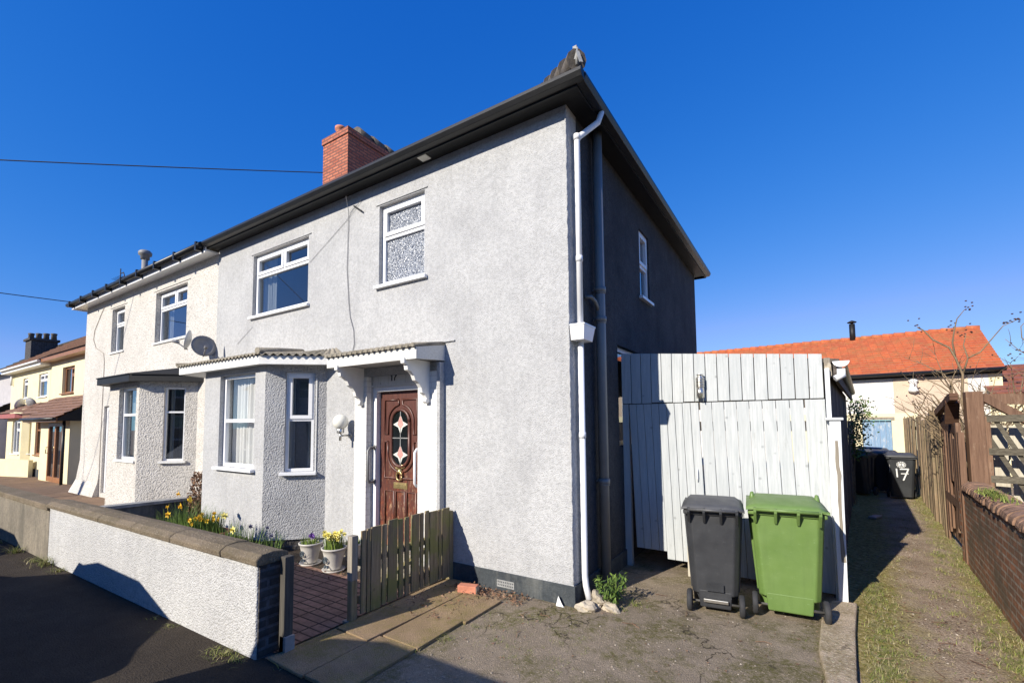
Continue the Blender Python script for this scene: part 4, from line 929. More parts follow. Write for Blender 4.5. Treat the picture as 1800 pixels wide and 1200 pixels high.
m.face([(-26.3, 5.2, 7.45), (-18.8, 5.2, 7.45), (-18.8, 9, 4.8), (-26.3, 9, 4.8)]); m.build('roof', 'tile_brown', terr)
# bay with gabled tiled roof, and porch
m = MB(); bfr = F((-25.4, 1.1, 0), (1, 0, 0), (0, -1, 0)); wallf(m, bfr, 2.2, GT-0.2, 2.12, [(0.62, 1.62, 0.58, 1.98)], thick=0.15); m.box(-25.4, -25.25, 1.25, TY, GT-0.2, 2.12); m.build('bay', 'yellow_render', terr)
window(terr, bfr, 0.62, 1.62, 0.58, 1.98, [(0, 1, 0, 0.72, False), (0, 1, 0.72, 1, False)], mat='brown_upvc', fw_=0.07, recess=0.05, curtain=[(0, 1, 'net_curtain', 0.01)])
m = MB(); m.box(-25.7, -22.8, 0.86, TY, 2.05, 2.24); m.build('bay_fascia', 'brown_upvc', terr)
m = MB(); tiled_slope(m, (-25.8, 0.80, 2.25), (-20.0, 0.80, 2.25), (-20.9, TY, 2.98), (-25.4, TY, 2.98), 5, 0.04); m.build('bay_roof', 'tile_brown', terr)
pf = F((-22.55, 0.8, 0), (1, 0, 0), (0, -1, 0))
m = MB(); wallf(m, pf, 3.45, GT-0.2, 2.0, [(1.02, 2.72, GT+0.02, 1.86)], thick=0.12); m.box(-19.22, -19.1, 0.92, TY, GT-0.2, 2.0); m.box(-22.55, -22.43, 0.92, 1.1, GT-0.2, 2.0); m.build('porch', 'yellow_render', terr)
m = MB(); m.fb(pf, 1.02, 1.14, GT+0.02, 1.86, -0.08, 0.01); m.fb(pf, 2.60, 2.72, GT+0.02, 1.86, -0.08, 0.01); m.fb(pf, 1.14, 2.60, 1.74, 1.86, -0.08, 0.01); m.fb(pf, 1.14, 2.60, GT+0.02, GT+0.2, -0.08, 0.01); m.fb(pf, 1.80, 1.94, GT+0.2, 1.74, -0.08, 0.01)
pd_ = m.build('porch_door', 'brown_upvc', terr, 0.004)
m = MB(); m.fb(pf, 1.14, 1.80, GT+0.2, 1.74, -0.06, -0.04); m.build('pane', 'pane', pd_)
m = MB(); m.fb(pf, 1.94, 2.60, GT+0.2, 1.74, -0.06, -0.04); m.build('pane', 'pane', pd_)
m = MB(); m.tube([pf.p(1.06, 0.75, 0.01), pf.p(1.06, 0.75, 0.06), pf.p(1.06, 0.98, 0.06), pf.p(1.06, 0.98, 0.01)], 0.015, 6); m.build('handle', 'brass', pd_)
m = MB(); m.face([(-22.4, 1.2, GT), (-19.25, 1.2, GT), (-19.25, 1.2, 1.95), (-22.4, 1.2, 1.95)]); m.build('room', 'interior', pd_)
m = MB(); tiled_slope(m, (-22.95, 0.35, 2.03), (-18.75, 0.35, 2.03), (-18.75, TY, 2.95), (-22.95, TY, 2.95), 7, 0.04); m.build('porch_roof', 'tile_brown', terr)
m = MB(); m.box(-22.95, -18.78, 0.37, 0.41, 1.90, 2.04); m.build('porch_fascia', 'brown_upvc', terr)
m = MB(); m.box(-18.9, -18.8, 0.5, TY, 1.93, 2.05); m.face([(-18.76, 0.40, 1.93), (-18.76, TY, 1.93), (-18.76, TY, 2.90), (-18.76, 0.40, 2.02)]); m.build('porch_verge', 'black_paint', terr)
m = MB(); m.tube([(-18.98, 0.62, 1.95), (-18.98, 0.62, GT-0.1)], 0.045, 8); m.tube([(-22.95, 0.31, 2.0), (-18.75, 0.31, 2.0)], 0.05, 8); m.build('downpipe', 'black_gutter', terr)
m = MB(); m.box(-25.42, -22.6, 1.07, 1.1, GT-0.3, 0.0); m.build('plinth', 'plinth', terr)

terb = thing('terraced_house', (-30.0, 4, GT), 'cream terraced house with white windows and a red-edged bay roof, left of the brown-framed one', 'house')
tb = F((-33.3, TY, 0), (1, 0, 0), (0, -1, 0))
m = MB(); wallf(m, tb, 6.98, GT-0.3, 4.50, [(2.35, 3.25, 3.14, 4.15), (5.15, 6.55, 3.11, 4.20)], thick=0.25); m.box(-33.3, -33.05, TY+0.25, 9, GT-0.3, 4.5); m.build('wall', 'yellow_render', terb)
window(terb, tb, 2.35, 3.25, 3.14, 4.15, [(0, 1, 0, 0.7, False), (0, 1, 0.7, 1, True)], fw_=0.07, curtain=[(0, 1, 'net_curtain', 0.01)])
window(terb, tb, 5.15, 6.55, 3.11, 4.20, [(0, 1, 0, 0.7, False), (0, 0.5, 0.7, 1, True), (0.5, 1, 0.7, 1, True)], fw_=0.07, curtain=[(0, 1, 'net_curtain', 0.01)])
m = MB(); m.box(-33.6, -26.31, TY-0.36, TY, 4.49, 4.72); m.tube([(-33.6, TY-0.42, 4.66), (-26.31, TY-0.42, 4.66)], 0.06, 8); m.build('fascia', 'white_paint', terb)
m = MB(); m.tube([(-32.9, TY-0.08, 4.5), (-32.9, TY-0.08, 3.9)], 0.05, 8); m.build('downpipe', 'upvc', terb)
m = MB(); tiled_slope(m, (-33.7, TY-0.42, 4.70), (-26.31, TY-0.42, 4.70), (-26.31, 5.2, 7.35), (-33.7, 5.2, 7.35), 14, 0.04); m.face([(-33.7, 5.2, 7.35), (-26.31, 5.2, 7.35), (-26.31, 9, 4.8), (-33.7, 9, 4.8)]); m.build('roof', 'tile_brown', terb)
tb2 = F((-29.6, 1.1, 0), (1, 0, 0), (0, -1, 0)); tb3 = F((-27.0, 1.1, 0), (0.7, 0.7, 0))
m = MB(); wallf(m, tb2, 2.6, GT-0.3, 2.2, [(1.0, 2.35, 0.52, 2.02)], thick=0.15); wallf(m, tb3, 0.99, GT-0.3, 2.2, [(0.3, 0.7, 0.55, 2.0)], thick=0.15); m.box(-29.6, -29.45, 1.25, TY, GT-0.3, 2.2); m.build('bay', 'yellow_render', terb)
window(terb, tb2, 1.0, 2.35, 0.52, 2.02, [(0, 0.4, 0, 1, False), (0.4, 1, 0, 0.7, False), (0.4, 1, 0.7, 1, True)], fw_=0.07, curtain=[(0, 1, 'net_curtain', 0.01)])
window(terb, tb3, 0.3, 0.7, 0.55, 2.0, [(0, 1, 0, 0.7, False), (0, 1, 0.7, 1, False)], fw_=0.06)
m = MB(); m.prism([(-29.9, TY, 2.12), (-29.9, 0.85, 2.12), (-26.9, 0.85, 2.12), (-26.35, 1.5, 2.12), (-26.35, TY, 2.12)], (0, 0, 0.20)); m.build('bay_fascia', 'red_trim', terb)
m = MB(); tiled_slope(m, (-29.9, 0.80, 2.34), (-26.8, 0.80, 2.34), (-26.7, TY, 2.85), (-29.5, TY, 2.85), 4, 0.03); m.face([(-26.8, 0.80, 2.36), (-26.33, 1.45, 2.36), (-26.33, TY, 2.6), (-26.7, TY, 2.85)]); m.build('bay_roof', 'tile_brown', terb)
for i, (fc, mt, lb) in enumerate((((-0.75, -0.6, 0.25), 'dish_light', 'small pale satellite dish on the far cream terraced house, left one'), ((-0.3, 0.6, 0.25), 'dish_grey', 'small dark satellite dish on the far cream terraced house, right one'))):
    rt_ = thing('satellite_dish', (-29.1+i*1.3, 1.45, 2.72), lb, 'satellite dish', 'dishes on the far terraced house')
    MB().lathe([(0.001, 0), (0.15, 0.03), (0.28, 0.09), (0.27, 0.10), (0.15, 0.045), (0.001, 0.015)], (-29.1+i*1.3, 1.45, 2.78), 16, axis=fc, cap=False).build('reflector', mt, rt_)
    MB().tube([(-29.1+i*1.3, 1.45, 2.78), (-29.0+i*1.3, 1.79, 2.72)], 0.02, 6).build('mount', 'cable_grey', rt_)

far = thing('grey_terrace_house', (-40, 6, GT-0.3), 'grey house with a dark roof and chimney at the far left of the street', 'house')
ff = F((-46, 3.0, 0), (1, 0, 0), (0, -1, 0))
m = MB(); wallf(m, ff, 10.5, -0.8, 5.3, [(1.4, 3.3, 0.8, 2.1), (5.8, 7.2, 0.9, 2.2)], thick=0.25); m.box(-35.75, -35.5, 3.25, 11, -0.8, 5.3); m.build('wall', 'grey_far', far)
window(far, ff, 1.4, 3.3, 0.8, 2.1, [(0, 1, 0, 0.7, False), (0, 1, 0.7, 1, True)], fw_=0.10)
window(far, ff, 5.8, 7.2, 0.9, 2.2, [(0, 1, 0, 0.7, False), (0, 1, 0.7, 1, True)], fw_=0.10)
m = MB(); tiled_slope(m, (-47, 2.5, 5.15), (-35.2, 2.5, 5.15), (-35.2, 6.5, 8.1), (-47, 6.5, 8.1), 12, 0.05); m.face([(-47, 6.5, 8.1), (-35.2, 6.5, 8.1), (-35.2, 11, 5.2), (-47, 11, 5.2)]); m.face([(-35.2, 2.5, 5.15), (-35.2, 11, 5.15), (-35.2, 6.5, 8.1)]); m.build('roof', 'tile_dark', far)
m = MB(); m.box(-41.8, -40.4, 3.8, 5.1, 5.0, 7.45); m.box(-41.9, -40.3, 3.7, 5.2, 7.45, 7.6)
fc_ = m.build('chimney', 'end_brick', far)
for i in range(4): MB().lathe([(0.16, 0), (0.14, 0.3), (0.17, 0.34), (0.17, 0.42), (0.1, 0.44)], (-41.5+i*0.35, 4.0+i*0.3, 7.6), 12).build('chimney_pot', 'tile_dark', fc_)
m = MB(); m.box(-46.0, -39.5, 1.4, 3.0, -0.8, 2.2); tiled_slope(m, (-46.2, 1.1, 2.2), (-39.2, 1.1, 2.2), (-39.4, 3.0, 3.3), (-46, 3.0, 3.3), 4, 0.04); m.build('lean_to', 'grey_far', far)

yw = thing('garden_wall', (-25, 0.5, GT), 'low yellow rendered wall between the two far cream terraced houses', 'wall')
m = MB(); m.bar((-29.5, -0.2, 0.02), (-24.35, 0.93, 0.02), 0.14, 0.72); m.build('wall', 'yellow_render', yw)

# ================================================================== front garden walls
gw = thing('garden_wall', (-4.1, -2.2, GZ), 'white pebbledashed front garden wall topped with weathered coping slabs', 'wall')
A0, A1 = Vector((-1.66, -2.26, 0)), Vector((-6.62, -2.37, 0))
d = (A1-A0).normalized(); nrm = Vector((-d.y, d.x, 0));
if nrm.y > 0: nrm = -nrm
wf = F(A1, A0-A1, nrm); WL = (A1-A0).length
m = MB(); m.fb(wf, 0, WL-0.004, GZ-0.1, 0.66, -0.20, 0); m.build('wall', 'white_dash', gw, 0.012)
m = MB(); m.fb(wf, WL-0.003, WL+0.012, GZ-0.1, 0.655, -0.19, -0.012); m.build('wall_end', 'end_brick', gw, 0.004)
cpz = 0.66; L0 = -0.02; rnd = random.Random(3)
lens = [0.92, 0.88, 0.9, 0.86, 0.9, 0.55]; a = 0.0
for i, l in enumerate(lens):
    l2 = min(a+l, WL+0.035); j = rnd.uniform(-0.006, 0.006)
    pr = [(0.035+j, cpz), (0.040+j, cpz+0.050), (-0.01, cpz+0.085), (-0.11, cpz+0.098+j), (-0.20, cpz+0.085+j), (-0.240+j, cpz+0.060), (-0.235+j, cpz)]
    m = MB(); m.prism([wf.p(a+0.006, b, c) for c, b in pr], wf.u*(l2-a-0.006)); m.build('coping', 'coping_slab', gw, 0.010); a = l2
ow = thing('garden_wall', (-8.5, -2.3, GZ), 'streaked unpainted rendered wall continuing left of the white garden wall', 'wall')
B0, B1 = Vector((-6.63, -2.37, 0)), Vector((-14.5, -2.50, 0)); of = F(B1, B0-B1, nrm); OL = (B1-B0).length
m = MB(); m.fb(of, 0, OL-0.002, GZ-0.2, 0.62, -0.20, 0); m.build('wall', 'old_render', ow, 0.01)
m = MB(); m.fb(of, 0, OL-0.002, 0.62, 0.70, -0.22, 0.03); m.build('coping', 'coping_slab', ow, 0.01)
dv = thing('garden_wall', (-8.3, -1, GZ), 'low dark rendered divider wall between the two front gardens', 'wall')
m = MB(); m.bar((-7.9, -2.12, 0.15), (-7.62, 0.0, 0.15), 0.16, 0.45); m.build('wall', 'plinth', dv)
m = MB(); m.bar((-7.9, -2.12, 0.40), (-7.62, 0.0, 0.40), 0.22, 0.05); m.build('coping', 'lead', dv)
gpst = thing('gate_post', (-1.52, -2.1, GZ), 'dark old timber post standing against the end of the white garden wall', 'post')
m = MB(); m.box(-1.615, -1.545, -2.10, -2.02, GZ-0.1, 0.70); m.build('post', 'old_post', gpst, 0.006)
m = MB(); m.box(-1.60, -1.52, -2.10, -2.02, GZ, GZ+0.14); m.build('foot_plate', 'lead', gpst)
# picket gate, open, leaning on hinges toward the house
pg = thing('picket_gate', (-1.55, -1.4, GZ), 'weathered mossy picket gate standing open against the front of the grey house', 'gate')
rnd = random.Random(11); widths = [0.045, 0.03, 0.10, 0.045, 0.10, 0.05, 0.045, 0.095, 0.04, 0.045, 0.11, 0.035, 0.10]
y = -1.36; ya, yb = -1.36, -0.09
ws = [w_*1.0 for w_ in widths]; gaps = [0.012, 0.010, 0.016, 0.018, 0.026, 0.024, 0.028, 0.018, 0.022, 0.022, 0.014, 0.016]; tot = sum(ws)+sum(gaps); sc_ = (yb-ya)/tot
for i, w_ in enumerate(ws):
    w_ *= sc_; t_ = (y-ya)/(yb-ya); ztop = 0.765+0.035*math.sin(math.pi*t_)*1.0+rnd.uniform(-0.012, 0.012); lean = rnd.uniform(-0.008, 0.008); zb = -0.0+rnd.uniform(0, 0.015)
    xx_ = -1.535
    m = MB(); m.hexa([(xx_, y, zb), (xx_+0.02, y, zb), (xx_+0.02, y+w_, zb), (xx_, y+w_, zb), (xx_, y+lean, ztop), (xx_+0.02, y+lean, ztop), (xx_+0.02, y+w_+lean, ztop+rnd.uniform(-0.006, 0.006)), (xx_, y+w_+lean, ztop)])
    m.build('picket', 'picket', pg, 0.002); y += w_+(gaps[i]*sc_ if i < len(gaps) else 0)
for z in (0.10, 0.44): MB().box(-1.575, -1.536, ya, yb, z, z+0.07).build('rail', 'picket', pg, 0.003)
m = MB(); m.bar((-1.555, ya+0.05, 0.16), (-1.555, yb-0.08, 0.45), 0.03, 0.06, (1, 0, 0)); m.build('brace', 'picket', pg)
hp = thing('gate_post', (-1.55, -0.05, GZ), 'mossy picket gate hinge post close to the house wall', 'post'); MB().box(-1.575, -1.51, -0.085, -0.026, GZ-0.05, 0.74).build('post', 'picket', hp, 0.004)
fp = thing('gate_post', (-1.56, -1.43, GZ), 'pale-topped square post at the free end of the picket gate', 'post')
m = MB(); m.box(-1.60, -1.535, -1.455, -1.385, 0.33, 0.73); m.build('post_top', 'bare_wood', fp, 0.004); m = MB(); m.box(-1.598, -1.537, -1.453, -1.387, GZ-0.05, 0.329); m.build('post', 'picket', fp, 0.004)
MB().box(-1.64, -1.50, -1.47, -1.36, GZ, GZ+0.03).build('foot_block', 'concrete', fp, 0.004)
# doorstep and loose brick
st = thing('doorstep', (-2.6, -0.3, GZ), 'worn concrete doorstep in front of the brown door', 'step'); MB().box(-3.12, -1.85, -0.42, -0.085, GZ, 0.055).build('tread', 'concrete', st, 0.015)
bk = thing('loose_brick', (-1.1, -0.28, GZ), 'loose orange-red brick lying against the dark base of the wall', 'brick', local=True, rz=R(16))
m = MB(); m.box(-0.105, 0.105, -0.05, 0.05, 0, 0.10); m.build('block', 'terracotta', bk, 0.006); MB().box(0.1052, 0.108, -0.045, 0.045, 0.01, 0.09).build('mortar', 'stone', bk)
for i, (x, y, rx_, rz_, lb) in enumerate(((0.20, 0.20, 0.12, 0.10, 'biggest pale rock beside the foot of the downpipe'), (0.13, 0.02, 0.10, 0.06, 'flat pale rock at the corner of the house, nearest the drive'), (0.33, 0.14, 0.09, 0.06, 'small pale rock in front of the green weed by the pipe'), (-0.0, 0.0, 0.0, 0, ''))):
    if rx_ == 0: continue
    rk = MB().blob((x, y-0.03, GZ+rz_*0.45), rx_*0.85, rx_*0.7, rz_*0.85, 20+i, 0.34, 3).build('rock', 'stone'); tag(rk, lb, 'rock', 'pale rocks at the foot of the downpipe')
ch_ = MB(); ch_.prism([(-0.17, -0.06, GZ+0.01), (-0.09, -0.055, GZ+0.01), (-0.11, -0.05, GZ+0.03), (-0.15, -0.045, GZ+0.10)], (0.012, -0.02, 0.0)); tag(ch_.build('plaster_shard', 'marking'), 'small white shard lying at the foot of the dark wall base', 'shard')

# ================================================================== pots and flowers
def leaves_clump(n, h, spread, w_=0.006, hv=0.3, lean=0.35):
    m = MB()
    for i in range(n):
        a = random.uniform(0, 6.28); r_ = spread*math.sqrt(random.random()); blade(m, (r_*math.cos(a), r_*math.sin(a), 0), h*random.uniform(1-hv, 1), random.uniform(0.05, lean), a+random.uniform(-0.8, 0.8), w_*random.uniform(0.7, 1.2), 4)
    return m
def daffs(n, h, spread, s_=0.03):
    m = MB()
    for i in range(n):
        a = random.uniform(0, 6.28); r_ = spread*math.sqrt(random.random()); p = Vector((r_*math.cos(a)*1.2, r_*math.sin(a)*1.2, h*random.uniform(0.75, 1.1)))
        fdir = Vector((random.gauss(0.3, 0.7), -1, random.gauss(0.0, 0.35))).normalized(); e1 = fdir.orthogonal().normalized(); e2 = fdir.cross(e1)
        for q in range(6):
            an = q*math.pi/3; dd = e1*math.cos(an)+e2*math.sin(an); leaf(m, p, dd+fdir*0.15, fdir, s_, s_*0.65)
        m.lathe([(s_*0.22, 0), (s_*0.26, s_*0.4), (s_*0.36, s_*0.65)], p, 8, axis=fdir, cap=False)
    return m
def stems(n, h, spread):
    m = MB()
    for i in range(n):
        a = random.uniform(0, 6.28); r_ = spread*math.sqrt(random.random()); m.tube([(r_*math.cos(a), r_*math.sin(a), 0), (r_*math.cos(a)*1.3, r_*math.sin(a)*1.3, h*random.uniform(0.7, 1))], 0.003, 4)
    return m
def shift(m, z): m.v = [v+Z*z for v in m.v]; return m
def pot(loc, label, flower, n, sc=1.0, mark=True, rz=0, grp='stoneware pots by the doorstep'):
    r = thing('plant_pot', loc, label, 'plant pot', grp, local=True, rz=rz)
    m = MB(); m.lathe([(0.085, 0), (0.088, 0.015), (0.10, 0.08), (0.125, 0.18), (0.135, 0.225), (0.150, 0.232), (0.152, 0.25), (0.138, 0.252), (0.13, 0.235), (0.11, 0.19)], (0, 0, 0.03), 28, cap=False); m.lathe([(0.001, 0.03), (0.085, 0.03)], (0, 0, 0), 28, cap=False); m.build('pot', 'pot', r)
    MB().lathe([(0.001, 0), (0.125, 0), (0.14, 0.025), (0.13, 0.025), (0.10, 0.010), (0.001, 0.012)], (0, 0, 0.002), 24, cap=False).build('saucer', 'pot', r)
    MB().lathe([(0.001, 0.235), (0.128, 0.235)], (0, 0, 0), 20, cap=False).build('soil', 'soil', r)
    if mark:
        f_ = F((0, -0.1285, 0.155), (1, 0, 0), (0, -1, 0)); m = MB(); pts = [(0.035*math.cos(a_*math.pi/6), 0.035*math.sin(a_*math.pi/6)) for a_ in range(13)]
        stroke(m, f_, pts, 0.006, -0.012, 0.003); stroke(m, f_, [(-0.018, -0.012), (0.0, 0.02), (0.018, -0.012), (-0.018, -0.012)], 0.006, -0.01, 0.003); stroke(m, f_, [(0.02, -0.07), (0.035, -0.095)], 0.012, -0.03, -0.006); stroke(m, f_, [(-0.02, -0.075), (-0.03, -0.1)], 0.012, -0.035, -0.010); m.build('glaze_mark', 'pot_mark', r)
    shift(leaves_clump(n, 0.23 if flower == 'pale' else 0.15, 0.11, 0.007), 0.235).build('foliage', 'leaf_fresh', r)
    if flower == 'pale': shift(daffs(30, 0.21, 0.11, 0.034), 0.235).build('flowers', 'pale_petal', r)
    if flower == 'purple': shift(daffs(5, 0.12, 0.05, 0.035), 0.24).build('flowers', 'purple_petal', r)
    r.scale = (sc, sc, sc); return r
pot((-3.47, -0.55, GZ+0.008), 'pale glazed pot with a purple flower, left of the pot of yellow flowers', 'purple', 90)
pot((-2.98, -0.56, GZ+0.008), 'pale glazed pot full of small pale yellow daffodils, between the purple pot and the step', 'pale', 170, 1.02)
pot((-2.98, -0.27, GZ+0.02), 'plain pot with dull foliage half hidden behind the yellow flower pot', 'none', 60, 0.95, False)
# bowl of daffodils behind the garden wall
bw_ = thing('planter_bowl', (-4.72, -1.30, GZ+0.07), 'wide orange-rimmed bowl of yellow daffodils standing behind the garden wall', 'planter', local=True)
MB().lathe([(0.15, 0), (0.22, 0.12), (0.28, 0.30), (0.31, 0.31), (0.31, 0.34), (0.28, 0.34), (0.25, 0.22)], (0, 0, 0), 28, cap=False).build('bowl', 'terracotta', bw_)
MB().lathe([(0.001, 0.30), (0.27, 0.30)], (0, 0, 0), 20, cap=False).build('soil', 'soil', bw_)
shift(leaves_clump(300, 0.34, 0.24, 0.008), 0.30).build('foliage', 'leaf_green', bw_); shift(daffs(16, 0.24, 0.20, 0.036), 0.30).build('flowers', 'yellow_petal', bw_)
def daff_clump(loc, n, h, k, label, mat='yellow_petal', s_=0.05):
    r = thing('daffodil_clump', loc, label, 'flowers', 'flower clumps in the front garden', local=True)
    leaves_clump(n, h, 0.12, 0.009, lean=0.5).build('foliage', 'leaf_green', r); stems(k+2, h, 0.08).build('stems', 'leaf_green', r); daffs(k, h, 0.10, s_).build('flowers', mat, r)
daff_clump((-5.35, -1.25, GZ), 170, 0.80, 3, 'tallest daffodil clump in the bed, next to the bowl', 'yellow_petal', 0.060)
daff_clump((-5.75, -1.3, GZ), 170, 0.62, 2, 'daffodil clump at the far left end of the bed, left of the tallest one', 'yellow_petal', 0.055)
daff_clump((-4.20, -1.25, GZ), 110, 0.66, 2, 'pale daffodil clump just right of the bowl', 'pale_petal', 0.055)
daff_clump((-3.95, -1.1, GZ), 80, 0.58, 1, 'thin clump with a dark grape-coloured spike in front of the bay corner', 'grape_petal', 0.035)
daff_clump((-3.70, -0.95, GZ), 60, 0.48, 2, 'sparse low clump with dark seed heads at the end of the bed', 'grape_petal', 0.03)
# dry brown shrub in the corner by the party wall
sh = thing('dry_shrub', (-7.28, -0.25, GZ), 'brown dried shrub in the corner between the cream bay and the grey bay', 'shrub', local=True)
m = MB()
for i in range(900):
    z = random.uniform(0.05, 0.95); r_ = 0.16*(1-abs(z-0.45)*1.2)+0.03; a = random.uniform(0, 6.28); p = Vector((r_*math.cos(a)*random.random()**0.4, r_*math.sin(a)*random.random()**0.4, z)); leaf(m, p, rv()+Z*0.3, rv(), 0.06, 0.03)
m.build('foliage', 'dead_leaf', sh); stems(14, 0.75, 0.08).build('stems', 'bark', sh)

# ================================================================== side gate and lean-to
gt = thing('side_gate', (1.1, 1.6, GZ), 'pale blue-white boarded side gate and fascia closing the gap beside the grey house', 'gate')
GY = 1.60; rnd = random.Random(9)
nb = 17; bwid = 2.155/nb
for i in range(nb):
    x0 = 0.004+i*bwid; t0 = 2.655-0.195*(x0/2.16); t1_ = 2.655-0.195*((x0+bwid)/2.16); zb = 2.0+rnd.uniform(-0.006, 0.004); q = rnd.uniform(0, 0.004)
    m = MB(); m.hexa([(x0+0.004, GY-0.022-q, zb), (x0+bwid-0.004, GY-0.022-q, zb), (x0+bwid-0.004, GY, zb), (x0+0.004, GY, zb), (x0+0.004, GY-0.022-q, t0), (x0+bwid-0.004, GY-0.022-q, t1_), (x0+bwid-0.004, GY, t1_), (x0+0.004, GY, t0)])
    m.build('fascia_board', 'gate_paint', gt, 0.002)
m = MB(); m.hexa([(0.004, GY+0.001, 1.9), (2.16, GY+0.001, 1.9), (2.16, GY+0.03, 1.9), (0.004, GY+0.03, 1.9), (0.004, GY+0.001, 2.60), (2.16, GY+0.001, 2.40), (2.16, GY+0.03, 2.40), (0.004, GY+0.03, 2.60)]); m.build('backing', 'shed_side', gt)
def leaf_gate(name, xa, xb, n, zbs, lean, ztop=1.985):
    r = None; wv = (xb-xa)/n; mats = []
    for i in range(n):
        a = xa+i*wv; q = rnd.uniform(0, 0.004); zb = zbs(i); L = lean*(1-0)
        m = MB(); g_ = 0.0026
        m.hexa([(a+g_+lean, GY-0.018-q, zb), (a+wv-g_+lean, GY-0.018-q, zb), (a+wv-g_+lean, GY+0.002, zb), (a+g_+lean, GY+0.002, zb), (a+g_, GY-0.018-q, ztop), (a+wv-g_, GY-0.018-q, ztop), (a+wv-g_, GY+0.002, ztop), (a+g_, GY+0.002, ztop)])
        m.build(name, 'gate_paint', gt, 0.002)
leaf_gate('gate_board', 0.095, 0.93, 9, lambda i: (0.19 if i < 4 else 0.10)+0.0*i, 0.055)
leaf_gate('gate_board', 0.945, 1.975, 8, lambda i: 0.02, 0.05)
leaf_gate('gate_board', 1.985, 2.165, 1, lambda i: 0.0, 0.02)
m = MB(); m.box(0.15, 2.10, GY+0.003, GY+0.04, 0.45, 0.56); m.build('rail', 'shed_side', gt)
m = MB(); m.box(0.10, 2.10, GY+0.003, GY+0.04, 1.65, 1.76); m.build('rail', 'shed_side', gt)
m = MB(); m.box(0.004, 0.085, GY-0.01, GY+0.06, GZ, 1.99); m.build('gate_jamb', 'gate_paint', gt)
m = MB(); m.tube([(0.90, GY-0.028, 1.05), (0.90, GY-0.045, 1.10), (0.90, GY-0.045, 1.17), (0.90, GY-0.028, 1.20)], 0.006, 6); m.build('gate_handle', 'upvc', gt)
m = MB(); m.box(0.76, 0.86, GY-0.06, GY-0.02, GZ, 0.30); m.build('prop_board', 'pale_board', gt)
# post with peeled paint
pp = thing('gate_post', (2.23, 1.45, GZ), 'white painted post with a peeled strip, at the alley end of the side gate', 'post')
m = MB(); m.hexa([(2.185, 1.42, GZ), (2.262, 1.42, GZ), (2.262, 1.50, GZ), (2.185, 1.50, GZ), (2.185, 1.42, 1.765), (2.278, 1.42, 1.765), (2.278, 1.50, 1.765), (2.185, 1.50, 1.765)]); m.build('post', 'post_paint', pp, 0.004)
m = MB(); rnd = random.Random(2); pts = []
for i in range(15): z = 1.56-i*0.085; pts.append((2.222+rnd.uniform(-0.006, 0.006)-(0.006 if i < 2 else 0), 1.4185, z))
pts2 = [(p[0]+0.030+rnd.uniform(-0.006, 0.006), p[1], p[2]) for p in pts[::-1]]
m.prism(pts+pts2, (0, -0.002, 0)); m.build('peeled_patch', 'bare_wood', pp)
MB().box(2.150, 2.300, 1.395, 1.52, 1.765, 1.79).build('post_cap', 'post_paint', pp, 0.006)
m = MB(); m.box(2.17, 2.21, 1.50, 1.56, GZ, 2.30); m.build('jamb', 'post_paint', pp)
# outdoor cylinder lamp
wl = thing('wall_lamp', (0.97, GY, 2.15), 'ribbed steel cylinder lamp fixed to the boards above the side gate', 'wall lamp')
lx, ly = 0.965, GY-0.075
m = MB(); m.lathe([(0.045, 0), (0.045, 0.13)], (lx, ly, 2.035), 20); m.build('lamp_body', 'steel', wl)
m = MB()
for i in range(6): m.lathe([(0.044, 0), (0.050, 0.004), (0.050, 0.010), (0.044, 0.014)], (lx, ly, 2.17+i*0.018), 20)
m.lathe([(0.040, 0), (0.040, 0.115), (0.028, 0.125), (0.028, 0.14), (0.04, 0.142), (0.04, 0.15), (0.01, 0.153)], (lx, ly, 2.165), 20); m.build('louvre', 'steel', wl)
m = MB(); m.box(lx-0.015, lx+0.015, ly, GY-0.02, 2.08, 2.12); m.tube([(lx+0.03, ly, 2.04), (lx+0.03, ly, 1.99)], 0.006, 6); m.build('lamp_bracket', 'steel', wl)
# lean-to shed behind
ln = thing('lean_to_shed', (1.3, 4.5, GZ), 'dark boarded lean-to behind the side gate with a white gutter end', 'shed')
S0, S1 = Vector((2.205, 1.64, 0)), Vector((2.75, 7.9, 0)); sf = F(S0, S1-S0); SL = (S1-S0).length
m = MB(); n_ = 46; wv = SL/n_; rnd = random.Random(6)
for i in range(n_): m.fb(sf, i*wv+0.003, (i+1)*wv-0.003, GZ, 2.26, -0.05, rnd.uniform(0, 0.006))
m.build('side_wall', 'shed_side', ln)
m = MB(); m.hexa([(0.01, 1.66, 2.60), (2.30, 1.60, 2.36), (2.85, 8.0, 2.36), (0.01, 8.0, 2.60), (0.01, 1.66, 2.64), (2.30, 1.60, 2.40), (2.85, 8.0, 2.40), (0.01, 8.0, 2.64)]); m.build('roof', 'tile_dark', ln)
m = MB(); m.hexa([(2.172, 1.60, 1.99), (2.21, 1.60, 1.99), (2.21, 1.66, 1.99), (2.172, 1.66, 1.99), (2.172, 1.60, 2.42), (2.225, 1.60, 2.42), (2.225, 1.66, 2.42), (2.172, 1.66, 2.42)]); m.build('corner_post', 'bare_wood', ln, 0.004)
m = MB(); m.blob((2.20, 1.585, 2.28), 0.035, 0.03, 0.08, 31, 0.3); m.build('rotten_end', 'stone', ln)
m = MB(); k = len(m.v); N = 10
gA = Vector((2.30, 1.55, 2.345)); gdir = (S1-S0).normalized()
for e in (0, 1):
    c_ = gA+gdir*(6.4*e)
    for i in range(N+1): a = math.pi+math.pi*i/N; m.v.append(c_+Vector((0.062*math.cos(a), 0, 0.055*math.sin(a))))
for i in range(N): m.f.append((i, i+1, N+2+i, N+1+i)); m.sm.append(True)
m.build('gutter', 'black_gutter', ln)
